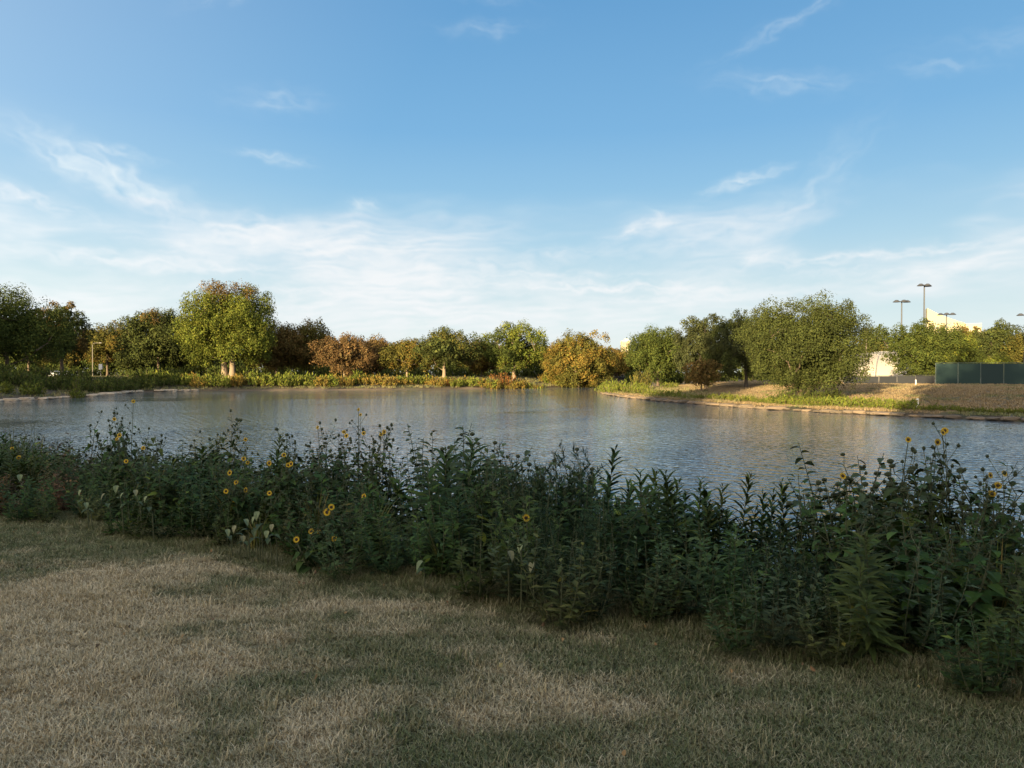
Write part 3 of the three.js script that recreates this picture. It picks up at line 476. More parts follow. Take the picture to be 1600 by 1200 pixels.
      for (let j = 0; j < 5; j++) {
        const q = on(pts, .6 + .4 * r()), a = r() * 6.283, e = q.clone().add(outDir(a, 1.8).normalize().multiplyScalar(.12 + .14 * r())), pt = curve(q, e, outDir(a, 0).multiplyScalar(.02), 3, r); st.tube(pt, [.003, .0025, .002, .0016], 3); buds.push(e);
        for (let k = 0; k < 5; k++) lf.leaf(T.lance, leafMatrix(on(pt, .2 + .7 * r()), outDir(r() * 6.283, .4), .04 + .03 * r(), 0, 1.5), tint(FG.green, r));
      }
    }
    const bd = new MB(); for (const e of buds) { if (e.y > 1.05) e.y = 1.05; const R = .009 + .005 * r(), c = [.05, .06, .03]; bd.tube([V(e.x, e.y - R, e.z), V(e.x, e.y - R * .4, e.z), V(e.x, e.y + R * .5, e.z), V(e.x, e.y + R, e.z)], [R * .3, R, R * .9, R * .2], 6, c); }
    return [st, lf, bd];
  },
};
const ROUND_GEO = new MB().leaf(T.round, new THREE.Matrix4()).geo(), HEART_GEO = new MB().leaf(T.heart, new THREE.Matrix4()).geo();
const LEAF_MATS = [ONE_LEAF(.05, .08, .034), ONE_LEAF(.06, .092, .036), ONE_LEAF(.042, .07, .032)], PALE_MATS = [ONE_LEAF(.2, .24, .12), ONE_LEAF(.16, .2, .1), ONE_LEAF(.22, .22, .12)];
function putLeaf(geo, mat, matrix, parent) { const m = mesh('leaf', geo, mat, parent); m.matrixAutoUpdate = true; matrix.decompose(m.position, m.quaternion, m.scale); return m; }
// a sapling whose leaves can be told apart against the water: each leaf is a part
function sapling(g, r) {
  const st = new MB();
  for (let s = 0; s < 4; s++) {
    const a0 = r() * 6.283, sp = .12 + .3 * r(), h = s ? .72 + .25 * r() : 1, t = V(Math.cos(a0) * sp, h, Math.sin(a0) * sp * .6), pts = curve(V(0, -.03, 0), t, V(-Math.cos(a0) * .03, .06, 0), 7, r);
    st.tube(pts, pts.map((_, k) => .008 * (1 - .8 * k / 7)), 5);
    for (let k = 0; k < 24; k++) { const u = .25 + .75 * k / 24, a = (k % 2 ? 0 : Math.PI) + a0 + 1.4 + (r() - .5) * 1.2; putLeaf(ROUND_GEO, LEAF_MATS[k % 3], leafMatrix(on(pts, u), outDir(a, .25 - .7 * r()), (.085 - .035 * u) * (.8 + .4 * r()), (r() - .5) * .8), g); }
  }
  st.build('stem', STEM, g, true);
}
const LABELS = {
  spire: ['spire_plant', 'upright dark green weed with dense spires of narrow leaves on the near bank', 'spire leaved weeds on the near bank'],
  herb: ['bank_herb', 'grey green small leaved herb clump on the near bank', 'grey green herb clumps on the near bank'],
  leafy: ['leafy_herb', 'dark green small leaved herb clump on the near bank', 'dark green herb clumps on the near bank'],
  feathery: ['feathery_shrub', 'dark feathery shrub with needle fine leaves on the near bank', 'feathery shrubs on the near bank'],
  grass: ['tall_grass', 'clump of long arching green grass blades on the near bank', 'long grass clumps on the near bank'],
  dried: ['dried_weed', 'dried reddish brown weed clump at the edge of the near bank', 'dried weeds on the near bank'],
  bush: ['sunflower_bush', 'leafy wild sunflower bush carrying only buds on the near bank', 'sunflower bushes in bud on the near bank'],
  sapling: ['bank_sapling', 'sapling with arching stems of round leaves against the water', 'round leaved saplings on the near bank'],
};
const protos = {}, counts = {};
function plant(kind, x, d, h, turn, wide = 1) {
  const [name, label, group] = LABELS[kind], N = kind === 'sapling' ? 2 : 6; counts[kind] ??= 0; protos[kind] ??= [];
  let g;
  if (counts[kind] < N) {
    g = thing(name, label, kind === 'grass' ? 'grass' : kind === 'sapling' ? 'sapling' : 'plant', group); const r = rng(kind.length * 1000 + kind.charCodeAt(0) * 7 + counts[kind]);
    if (kind === 'sapling') sapling(g, r); else { HUE = HUES[counts[kind] % 6]; const [st, lf, bd] = KINDS[kind](g, r); HUE = HUES[0]; st.build('stem', kind === 'dried' ? STEM_RED : STEM, g); lf.build('foliage', FG_LEAF, g).userData.kind = 'stuff'; if (bd) bd.build('bud', FG_LEAF, g).userData.kind = 'stuff'; }
    protos[kind].push(g);
  } else g = copyOf(protos[kind][counts[kind] % N]);
  counts[kind]++; g.position.set(x, ground(x, d), -d); g.scale.set(h * wide, h, h * wide); g.rotation.set(.16 * Math.sin(turn * 7.3 + x), turn, .16 * Math.sin(turn * 5.1 + d)); return g;
}
// how high the growth stands along the bank: bearing and top row
const TOPS = [[-80, 660], [0, 664], [60, 662], [110, 690], [150, 682], [210, 688], [262, 702], [290, 678], [335, 672], [380, 694], [425, 690], [455, 684], [500, 682], [560, 690], [600, 692], [618, 738], [634, 838], [646, 815], [656, 690], [690, 672], [722, 652], [750, 672], [780, 670], [820, 682], [880, 674], [910, 706], [935, 703], [955, 748], [985, 714], [1020, 738], [1062, 724], [1100, 750], [1140, 738], [1175, 772], [1215, 754], [1262, 792], [1300, 800], [1318, 722], [1345, 700], [1400, 702], [1440, 704], [1475, 700], [1508, 726], [1532, 790], [1562, 782], [1600, 796], [1700, 790]];
const topAt = (px) => { let i = 1; while (i < TOPS.length - 1 && TOPS[i][0] < px) i++; const [a, b] = [TOPS[i - 1], TOPS[i]]; return lerp(a[1], b[1], clamp((px - a[0]) / (b[0] - a[0]), 0, 1)); };
const MIX = [[-200, 50, 'grass herb leafy herb spire'], [50, 125, 'leafy herb dried leafy'], [125, 265, 'bush bush leafy grass'], [265, 350, 'leafy spire bush'], [350, 625, 'bush leafy herb bush leafy grass'], [625, 745, 'leafy grass leafy spire'], [745, 920, 'feathery herb feathery leafy bush'], [920, 1190, 'spire spire herb leafy spire leafy bush'], [1190, 1305, 'herb feathery leafy herb'], [1305, 1510, 'bush leafy spire bush'], [1510, 1900, 'bush grass leafy grass']];
{
  const r = rng(2024);
  for (let row = 0; row < 8; row++) {
    const t = -.2 + row * .47, step = .235 + .028 * row;
    for (let x0 = -11; x0 < 7.5; x0 += step) {
      const tt = t + (r() - .5) * (row ? .4 : .5) + .22 * noise(x0 * .8 + 5, 2), x = x0 + (r() - .5) * step, d = 5.3 - .57 * x + tt * 1.151; if (d < 1.2) continue;
      const px = 800 + F * x / d; if (px < -160 || px > 1760 || (px > 610 && px < 662 && row > 1)) continue;
      const list = MIX.find((m) => px >= m[0] && px < m[1])[2].split(' '); let kind = list[Math.floor(r() * list.length)];
      const g = ground(x, d), full = heightTo(topAt(px) + 6 + 26 * r() * r(), d) - g, share = [.55, .74, .86, .95, 1, 1, 1, 1][row] * (.82 + .2 * r()); let h = full * share;
      if (row === 0) { h = Math.min(h, .6 + .35 * r()); if (kind === 'bush' || kind === 'spire' || kind === 'feathery') kind = r() < .5 ? 'leafy' : 'herb'; if (px < 70 && r() < .6) kind = 'dried'; if ((px > 640 && px < 720) || (px > 130 && px < 330)) kind = r() < .3 ? 'grass' : kind; }
      if (h < .22) continue;
      if (kind === 'grass') h = Math.min(h, row ? .95 : .55);
      plant(kind, x, d, h, r() * 6.283, lerp(1.65, 1.3, clamp((h - .6) / 1.2, 0, 1)));
    }
  }
  // stems that stand clear of the mass against the water: [kind, bearing, distance behind the edge, top row]
  for (const [kind, px, tt, top] of [['sapling', 722, 1.6, 650], ['sapling', 672, 1.5, 662], ['sapling', 655, 1.1, 706], ['sapling', 700, 2.2, 690], ['sapling', 1332, 1.7, 690], ['sapling', 1420, 2.0, 690], ['sapling', 1362, 1.4, 700], ['sapling', 288, 1.8, 678], ['spire', 985, 1.6, 712], ['spire', 1060, 1.4, 722], ['spire', 1018, 1.9, 735], ['spire', 938, 2.2, 698], ['spire', 1092, 1.6, 746], ['spire', 1140, 1.5, 738], ['spire', 1175, 1.6, 768], ['spire', 1210, 1.8, 748], ['spire', 414, 2, 678], ['spire', 430, 2.2, 692], ['feathery', 880, 2.2, 684], ['feathery', 780, 1.9, 682], ['feathery', 835, 2, 696], ['bush', 330, 2.6, 652], ['bush', 195, 2.6, 652], ['bush', 150, 2.7, 646], ['bush', 230, 2.4, 662], ['bush', 470, 2.4, 668], ['bush', 545, 2.4, 662], ['bush', 590, 2.2, 672], ['bush', 1555, 1.6, 742], ['bush', 1585, 1.8, 770], ['bush', 1470, 1.7, 690], ['grass', 16, 2, 640], ['grass', 62, 2.2, 652], ['grass', 1500, 1.2, 770], ['grass', 1560, 1.0, 820], ['grass', 690, .4, 838], ['grass', 668, .3, 850], ['grass', 240, .4, 740], ['grass', 300, .35, 745]]) {
    const k = (px - 800) / F, d = (5.3 + tt * 1.151) / (1 + .57 * k), x = k * d; plant(kind, x, d, heightTo(top, d) - ground(x, d), px * .7, kind === 'bush' ? .8 : .9);
  }
}
console.log('bank plants', JSON.stringify(counts));

// ---------- wild sunflowers in bloom ----------
const PETAL = new THREE.MeshStandardMaterial({ color: new THREE.Color().setRGB(.6, .40, .03), roughness: .9, side: THREE.DoubleSide }), DISC = std(.06, .035, .018, 1);
const petals = (() => { const mb = new MB(); for (let k = 0; k < 34; k++) { const a = k / 17 * 6.283 + (k >= 17 ? .18 : 0); mb.leaf([[.36, .05, 0], [.62, .115, .03], [1, 0, k >= 17 ? .13 : -.02]], new THREE.Matrix4().makeRotationZ(a)); } return mb.geo(); })();
const disc = (() => { const g = new THREE.SphereGeometry(.43, 14, 7, 0, 6.2832, 0, Math.PI / 2); g.scale(1, .45, 1); g.rotateX(Math.PI / 2); return g; })();
function flower(parent, p, size, dir) { const f = mesh('flower', petals, PETAL, parent); f.position.copy(p); f.scale.setScalar(size); f.quaternion.setFromUnitVectors(ZA, dir.clone().normalize()); const c = mesh('flower_centre', disc, DISC, f); c.position.z = .01; return f; }
// each plant: what sets it apart, distance behind the edge, blooms as [bearing, row]
const SUNFLOWERS = [
  ['wild sunflower with one tall bloom standing clear above the water', 2.4, [[208, 627], [178, 655]]],
  ['wild sunflower with paired yellow blooms and ring shaped bloom below', 1.3, [[186, 680], [182, 686], [196, 721], [223, 700]]],
  ['wild sunflower with two small blooms beside the long grass clump', 1.4, [[18, 701], [28, 715]]],
  ['wild sunflower with a lone bloom against the water and two blooms beneath', 1.6, [[383, 687], [380, 717], [386, 723]]],
  ['wild sunflower with many low yellow blooms among dark leaves', .7, [[358, 739], [368, 754], [352, 768], [364, 782], [383, 766]]],
  ['wild sunflower with a bright cluster of three blooms', 1.2, [[443, 711], [420, 724], [454, 725], [450, 727]]],
  ['wild sunflower with one open bloom facing out of the dark leaves', .7, [[420, 771]]],
  ['wild sunflower with a row of small blooms above the waterline', 2.3, [[496, 668], [537, 675], [541, 681], [568, 677]]],
  ['wild sunflower with paired yellow blooms on thin bare stems', 2.2, [[600, 675], [595, 679]]],
  ['wild sunflower with dark headed blooms on the tallest thin stem', 2.6, [[560, 640], [563, 648]]],
  ['wild sunflower with a rusty bloom deep in the foliage', .8, [[568, 776]]],
  ['wild sunflower with pale blooms low beside the mown grass', .35, [[517, 793], [510, 801], [498, 832], [485, 831]]],
  ['wild sunflower lying low with blooms almost on the mown grass', .15, [[462, 844], [521, 842]]],
  ['wild sunflower with a single bloom amid the grey green herbs', .5, [[822, 810]]],
  ['wild sunflower with two bright blooms at the top of the large leaves', 1.9, [[1474, 676], [1466, 691], [1477, 673]]],
  ['wild sunflower with a pale bloom hanging beside the large leaves', 1.5, [[1420, 687], [1318, 744]]],
  ['wild sunflower with faded blooms on thin stems beside the long grass', 1.5, [[1552, 772], [1561, 759], [1571, 740], [1549, 743]]],
];
SUNFLOWERS.forEach(([label, back, blooms], n) => {
  const tt = back < 1.45 ? back * .75 - .42 : back;
  const g = thing('wild_sunflower', label, 'sunflower', 'wild sunflowers in bloom on the near bank'), r = rng(4000 + n), mean = blooms.reduce((s, b) => s + b[0], 0) / blooms.length;
  const kk = (mean - 800) / F, d0 = (5.3 + tt * 1.151) / (1 + .57 * kk), base = V(kk * d0, ground(kk * d0, d0), -d0); g.position.copy(base);
  const st = new MB(), lf = new MB(), bd = new MB(); let main = null;
  blooms.forEach(([px, py], k) => {
    const d = d0 - .12 + .24 * r(), p = V((px - 800) / F * d, heightTo(py, d), -d).sub(base), from = main ? on(main, .25 + .3 * r()) : V(0, -.05, 0), pts = curve(from, p.clone().add(V(0, -.015, -.01)), V((r() - .5) * .12, 0, (r() - .5) * .1), 6, r);
    st.tube(pts, pts.map((_, q) => (main ? .006 : .01) * (1 - .68 * q / 6)), 5); main ??= pts;
    const size = .025 + .008 * r(), dir = V((r() - .5) * 1.1 - .1, .1 + .4 * r(), 1); flower(g, p, py < 650 && px > 500 ? size * .75 : size, dir);
    for (let q = 0; q < 14; q++) { const u = .15 + .72 * q / 14, a = q * 2.4 + r(), s0 = on(pts, u), len = (.15 - .09 * u) * (.7 + .5 * r()); lf.leaf(T.heart, leafMatrix(s0.addScaledVector(outDir(a, .1), .02), outDir(a, .1 - .7 * r()), len, (r() - .5) * .6), tint(FG.green, r)); }
    for (let q = 0; q < 5; q++) { const s0 = on(pts, .5 + .45 * r()), a = r() * 6.283, e = s0.clone().add(outDir(a, 1.2).normalize().multiplyScalar(.1 + .12 * r())), R = .011 + .005 * r(); st.tube([s0, e], [.003, .002], 3); bd.tube([V(e.x, e.y - R, e.z), V(e.x, e.y, e.z), V(e.x, e.y + R, e.z)], [R * .5, R, R * .3], 6, [.05, .06, .03]); for (let w = 0; w < 3; w++) lf.leaf(T.lance, leafMatrix(s0.clone().lerp(e, r()), outDir(r() * 6.283, .3), .05, 0, 1.6), tint(FG.green, r)); }
  });
  st.build('stem', STEM, g); lf.build('foliage', FG_LEAF, g).userData.kind = 'stuff'; bd.build('bud', FG_LEAF, g).userData.kind = 'stuff';
});
// large pale leaves that catch the eye low in the mass
[[126, 766], [181, 759], [210, 766], [229, 776], [132, 786], [163, 772], [192, 771], [381, 812], [367, 822], [353, 828], [394, 829], [377, 838], [398, 808], [29, 742], [835, 880], [815, 852], [402, 800], [425, 820], [416, 830], [660, 878], [795, 862]].reduce((host, [px, py], k) => {
  const r = rng(60 + k), kk = (px - 800) / F, d = (5.3 - .5) / (1 + .57 * kk), p = V(kk * d, heightTo(py, d), -d), x = p.x, y0 = ground(p.x, d);
  const g = thing('broad_leaf_seedling', 'low seedling with large pale leaves at the foot of the bank growth', 'seedling', 'pale leaved seedlings at the foot of the bank growth'); g.position.set(x, y0, -d - .12);
  const tip = V(0, Math.max(.08, p.y - y0), .12), st = new MB(); st.tube([V(0, -.02, 0), V(0, tip.y * .6, .03), tip], [.006, .005, .003], 5); st.build('stem', STEM, g, true);
  for (let q = 0; q < 3; q++) putLeaf(HEART_GEO, q ? LEAF_MATS[q] : PALE_MATS[k % 3], leafMatrix(q ? tip.clone().multiplyScalar(.75) : tip, q ? outDir(q * 2.2 + k, -.2) : V((r() - .5) * 1.6, -.9, .55), q ? .07 : .06 + .025 * r(), 0, .9), g);
  return g;
}, null);

// ---------- mown grass: short dry blades on the near lawn, longer dry grass on the headland ----------
function tuft(n, r, h, w) { const mb = new MB(); for (let k = 0; k < n; k++) { const a = r() * 6.283, b = r() * 6.283, R = .5 * Math.sqrt(r()), lean = .25 + .9 * r(), x = Math.cos(b) * R, z = Math.sin(b) * R, hh = h * (.5 + .6 * r()), sx = -Math.sin(a) * w, sz = Math.cos(a) * w, v = .75 + .5 * r(), c = [v, v, v]; const A = mb.v(x - sx, -.05, z - sz, c), B = mb.v(x + sx, -.05, z + sz, c), C = mb.v(x + Math.cos(a) * lean * hh * .45 + sx * .7, hh * .6, z + Math.sin(a) * lean * hh * .45 + sz * .7, c), D = mb.v(x + Math.cos(a) * lean * hh * .45 - sx * .7, hh * .6, z + Math.sin(a) * lean * hh * .45 - sz * .7, c), E = mb.v(x + Math.cos(a) * lean * hh, hh * .85, z + Math.sin(a) * lean * hh, c); mb.quad(A, B, C, D); mb.tri(D, C, E); } return mb.geo(); }
const BLADE = new THREE.MeshStandardMaterial({ vertexColors: true, roughness: .95, side: THREE.DoubleSide });
function field(name, label, geo, n, seed, place) {
  const r = rng(seed), im = new THREE.InstancedMesh(geo, BLADE, n), c = new THREE.Color(), e = new THREE.Euler(); let k = 0, tries = 0;
  while (k < n && tries++ < n * 12) { const q = place(r); if (!q) continue; e.set((r() - .5) * .3, r() * 6.283, (r() - .5) * .3); M4.compose(V(q.x, ground(q.x, q.d) - .004, -q.d), Q4.setFromEuler(e), V(q.s, q.s * q.h, q.s)); im.setMatrixAt(k, M4); im.setColorAt(k, c.setRGB(...q.c)); k++; }
  im.count = k; im.name = name; shadows(im); tag(im, label, 'grass', null, 'stuff'); scene.add(im);
}
const DRY = [.56, .455, .27], PALE = [.66, .55, .36], GRN = [.12, .145, .055], DULL = [.38, .31, .185];
const mix3 = (p, q, k) => [lerp(p[0], q[0], k), lerp(p[1], q[1], k), lerp(p[2], q[2], k)];
field('lawn_grass', 'short dry mown grass with green patches on the near bank', tuft(10, rng(3), .6, .035), 120000, 31, (r) => {
  const d = 1.6 + 10 * Math.pow(r(), 1.15), x = -10.5 + 16 * r(), t = bankT(x, d); if (t > .35 + .5 * r() || Math.abs(x) > d * .78 + 1.2) return null;
  const n = fbm(x * .5, d * .5, 4) + greener(x, d, t) + (t > -.5 ? .35 : 0) + .3 * (r() - .5), gr = sstep(-.15, .38, n), dry = r() < .35 ? PALE : r() < .5 ? DRY : DULL;
  return { x, d, s: .045 + .03 * r(), h: .6 + .55 * r() + (t > -.35 ? 1.3 * r() : r() < .02 ? 1.1 : 0), c: mix3(dry, GRN, clamp(gr * (.5 + .7 * r()), 0, 1)) };
});
{
  const r = rng(91), n = 220, im = new THREE.InstancedMesh(ROUND_GEO, new THREE.MeshStandardMaterial({ roughness: .9, side: THREE.DoubleSide }), n), c = new THREE.Color(), e = new THREE.Euler(), cs = [[.22, .12, .05], [.3, .19, .08], [.16, .1, .05], [.34, .27, .1]]; let k = 0;
  while (k < n) { const x = -9 + 14 * r(), d = 1.8 + 9 * r(), t = bankT(x, d); if (t > .2 || (t < -.8 && r() < .7)) continue; e.set(-1.3 + .9 * (r() - .5), r() * 6.283, (r() - .5) * .9); const s = .018 + .02 * r(); M4.compose(V(x, ground(x, d) + .028, -d), Q4.setFromEuler(e), V(s, s, s)); im.setMatrixAt(k, M4); im.setColorAt(k, c.setRGB(...cs[Math.floor(r() * 4)])); k++; }
  im.name = 'fallen_leaves'; shadows(im); tag(im, 'small brown fallen leaves lying in the mown grass', 'leaves', null, 'stuff'); scene.add(im);
}
const TAN = [.28, .20, .10], STRAW = [.35, .26, .14];
field('headland_grass', 'dry golden grass covering the headland', tuft(10, rng(4), .7, .05), 42000, 32, (r) => {
  const x = 12 + 70 * r() * Math.sqrt(r()), d = 44 + 85 * r(), s = lakeDist(x, d); if (s < .4) return null;
  const n1 = fbm(x * .5, d * .5, 4), n2 = fbm(x * .12 + 40, d * .12, 3), gr = sstep(.12, .5, n1 * .7 + n2 + (s < 4 && x > 27 ? .5 : 0));
  return { x, d, s: .22 + .2 * r(), h: .45 + .4 * r(), c: mix3(r() < .5 ? TAN : STRAW, [.15, .18, .06], gr * (.6 + .4 * r())) };
});
field('bank_turf', 'rough grass on the banks behind the far shore', tuft(10, rng(5), .8, .05), 16000, 33, (r) => {
  const x = -150 + 175 * r(), d = 70 + 130 * r(), s = lakeDist(x, d); if (s < .6 || x > .75 * d || x < -.85 * d) return null;
  return { x, d, s: .4 + .3 * r(), h: .6 + .5 * r(), c: mix3([.24, .2, .09], [.13, .15, .05], r()) };
});
console.log('grass done');

// ---------- the road and what stands along it ----------
{
  const pts = [[-230, 168], [-190, 184], [-150, 191], [-118, 194], [-92, 199], [-60, 214], [-30, 236], [10, 262]], c = new THREE.CatmullRomCurve3(pts.map(([x, d]) => V(x, 0, -d))), mb = new MB(), n = 120; let prev = null;
  for (let k = 0; k <= n; k++) { const p = c.getPoint(k / n), t = c.getTangent(k / n), s = V(-t.z, 0, t.x), ring = []; for (const w of [-3.6, -1.8, 0, 1.8, 3.6]) { const x = p.x + s.x * w, z = p.z + s.z * w; ring.push(mb.v(x, ground(x, -z) + .05, z)); } if (prev) for (let q = 0; q < 4; q++) mb.quad(prev[q], prev[q + 1], ring[q + 1], ring[q]); prev = ring; }
  tag(mb.build('road', std(.10, .098, .095, .95), scene, true), 'grey park road behind the lake', 'road', null, 'structure');
}
function car(label, px, D, turn, paint) {
  const g = thing('parked_car', label, 'car', 'cars parked on the park road'), p = at(px, D); g.position.set(p.x, p.y + .055, p.z); g.rotation.y = turn;
  const prof = new THREE.Shape(); prof.moveTo(-2.15, .3); prof.lineTo(-2.2, .72); prof.quadraticCurveTo(-2.15, .9, -1.7, .93); prof.lineTo(-1.55, .94); prof.quadraticCurveTo(0, .99, .75, .95); prof.lineTo(1.9, .82); prof.quadraticCurveTo(2.2, .75, 2.2, .5); prof.lineTo(2.15, .3); prof.lineTo(1.72, .3); prof.absarc(1.32, .3, .38, 0, Math.PI, false); prof.lineTo(-.92, .3); prof.absarc(-1.3, .3, .38, 0, Math.PI, false); prof.lineTo(-2.15, .3);
  const bg = new THREE.ExtrudeGeometry(prof, { depth: 1.56, bevelEnabled: true, bevelSize: .07, bevelThickness: .1, bevelSegments: 3, curveSegments: 10 }); bg.translate(0, 0, -.78);
  mesh('body', bg, new THREE.MeshPhysicalMaterial({ color: paint, roughness: .35, clearcoat: 1, clearcoatRoughness: .08 }), g);
  const top = new THREE.Shape(); top.moveTo(-1.75, .93); top.quadraticCurveTo(-1.3, 1.4, -.75, 1.45); top.lineTo(.15, 1.45); top.quadraticCurveTo(.55, 1.42, 1.1, .93); top.lineTo(-1.75, .93);
  const tg = new THREE.ExtrudeGeometry(top, { depth: 1.3, bevelEnabled: true, bevelSize: .05, bevelThickness: .06, bevelSegments: 2 }); tg.translate(0, 0, -.65); mesh('window', tg, std(.02, .025, .03, .12), g);
  const rg = new THREE.Shape(); rg.moveTo(-1.25, 1.44); rg.quadraticCurveTo(-.4, 1.56, .4, 1.44); rg.lineTo(-1.25, 1.44); const rr = new THREE.ExtrudeGeometry(rg, { depth: 1.36, bevelEnabled: true, bevelSize: .05, bevelThickness: .04, bevelSegments: 2 }); rr.translate(0, 0, -.68); mesh('roof', rr, g.children[0].material, g);
  for (const x of [-1.3, 1.32]) for (const z of [-.78, .78]) { const w = new THREE.TorusGeometry(.24, .085, 8, 18); const m = mesh('wheel', w, std(.02, .02, .02, .9), g); m.position.set(x, .325, z); const rim = mesh('rim', new THREE.CylinderGeometry(.19, .19, .12, 14).rotateX(Math.PI / 2), std(.5, .5, .5, .35, { metalness: .7 }), m); rim.name = 'rim'; }
  for (const z of [-.6, .6]) { mesh('headlight', boxAt(.1, .14, .34, 2.24, .66, z), std(.7, .7, .68, .2), g); mesh('tail_light', boxAt(.08, .16, .3, -2.25, .74, z), std(.35, .02, .02, .3), g); }
}
const WHITE = new THREE.Color().setRGB(.78, .79, .8);
car('white car parked on the road, nearer the dark tree trunk', 88, 187, -.5, WHITE);
car('white car parked behind another white car near the street lamp', 101, 192, -.4, WHITE);
car('dark car at the shaded end of the park road', 2, 180, -.3, new THREE.Color().setRGB(.05, .055, .07));
{
  const g = thing('street_lamp', 'pale street lamp with one curved arm beside the park road', 'street lamp'), p = at(145, 182), H = heightTo(536, 182) - p.y; g.position.copy(p);
  new MB().tube([V(0, -.2, 0), V(0, H * .5, 0), V(0, H - .4, 0)], [.13, .105, .085], 10).build('pole', std(.17, .15, .12, .6), g, true);
  new MB().tube([V(0, H - .5, 0), V(.15, H - .15, 0), V(.7, H, 0), V(1.7, H + .06, 0)], [.075, .07, .06, .05], 8).build('arm', std(.17, .15, .12, .6), g, true);
  const hd = new THREE.SphereGeometry(.3, 12, 8); hd.scale(1.35, .42, .6); hd.translate(2.0, H + .02, 0); mesh('lamp_head', hd, std(.25, .23, .2, .5), g); mesh('base_plate', new THREE.CylinderGeometry(.24, .28, .3, 10).translate(0, .1, 0), std(.4, .38, .34, .8), g);
}
{
  const g = thing('road_sign', 'small white rectangular sign on a post beside the street lamp', 'sign'), p = at(157.5, 172); g.position.copy(p); const y = heightTo(573, 172) - p.y;
  new MB().tube([V(0, -.2, 0), V(0, y + .5, 0)], [.04, .04], 8).build('post', std(.3, .3, .3, .5, { metalness: .5 }), g, true); mesh('plate', boxAt(.85, 1.25, .03, 0, y, .06), std(.75, .75, .73, .5), g);
}

// ---------- the court end: floodlights, dome, fences ----------
const STEEL = std(.075, .08, .088, .6, { metalness: .2 });
function floodlight(label, px, D, top, turn, lower) {
  const g = thing('floodlight_mast', label, 'floodlight', 'floodlight masts over the courts'), p = at(px, D), H = heightTo(top, D) - p.y; g.position.copy(p); g.rotation.y = turn;
  new MB().tube([V(0, -.2, 0), V(0, H * .5, 0), V(0, H, 0)], [.17, .13, .1], 10).build('pole', STEEL, g, true);
  new MB().tube([V(-1.0, H - .25, 0), V(0, H - .1, 0), V(1.0, H - .25, 0)], [.06, .06, .06], 6).build('cross_arm', STEEL, g, true);
  for (const [x, z] of [[-1.0, 0], [1.0, 0], [0, .55]]) { const h = new THREE.LatheGeometry([[.0, .24], [.2, .22], [.42, .05], [.64, -.14], [.6, -.16], [.38, -.05], [0, -.02]].map(([a, b]) => new THREE.Vector2(a, b)), 14); h.translate(x, H - .12, z); mesh('lamp_head', h, std(.06, .062, .066, .6, { side: THREE.DoubleSide }), g); }
  if (lower) for (const x of [.5, 1.2]) { const h = new THREE.LatheGeometry([[.0, .2], [.2, .18], [.5, -.12], [0, -.02]].map(([a, b]) => new THREE.Vector2(a, b)), 12); h.translate(x, lower, 0); mesh('lower_lamp_head', h, std(.06, .062, .066, .6, { side: THREE.DoubleSide }), g); }
}
floodlight('shorter floodlight mast with two drooping heads beside the tallest mast', 1408, 128, 470, .15);
floodlight('tallest floodlight mast, standing clear of the slanted cream tower', 1443, 126, 445, .5, heightTo(499, 126) - 1.8);
floodlight('floodlight mast rising in front of the slanted cream tower', 1478, 140, 490, -.5);
floodlight('floodlight mast at the far end of the court fence', 1601, 128, 491, .2);
{
  const g = thing('air_dome', 'white rounded air dome half hidden behind the round oak', 'dome'), p = at(1402, 138); g.position.copy(p); g.rotation.y = .12;
  const H = heightTo(547, 131) - p.y, L = 13.5, Wd = 11, pos = [], idx = [], NU = 40, NV = 24, surf = (u, v) => { const x = (u * 2 - 1), s = Math.pow(Math.max(0, 1 - Math.pow(Math.abs(x), 2.6)), .5), a = v * Math.PI; return [x * L, Math.pow(Math.sin(a), .8) * H * s, -Math.cos(a) * Wd * (.25 + .75 * s)]; };
  for (let i = 0; i <= NU; i++) for (let j = 0; j <= NV; j++) { pos.push(...surf(i / NU, j / NV)); if (i && j) { const q = i * (NV + 1) + j; idx.push(q - NV - 2, q - 1, q, q - NV - 2, q, q - NV - 1); } }
  const geo = new THREE.BufferGeometry(); geo.setAttribute('position', new THREE.Float32BufferAttribute(pos, 3)); geo.setIndex(idx); geo.computeVertexNormals(); mesh('membrane', geo, std(.36, .32, .26, .6, { side: THREE.DoubleSide }), g);
  for (let k = 1; k < 8; k++) { const pts = []; for (let j = 0; j <= 18; j++) { const q = surf(k / 8, j / 18); pts.push(V(q[0], q[1] + .03, q[2] * 1.003)); } new MB().tube(pts, pts.map(() => .035), 5).build('seam', std(.55, .52, .48, .7), g, true); }
  mesh('kerb', boxAt(L * 2, .35, .25, 0, .12, Wd + .16), std(.35, .33, .3, .9), g);
}
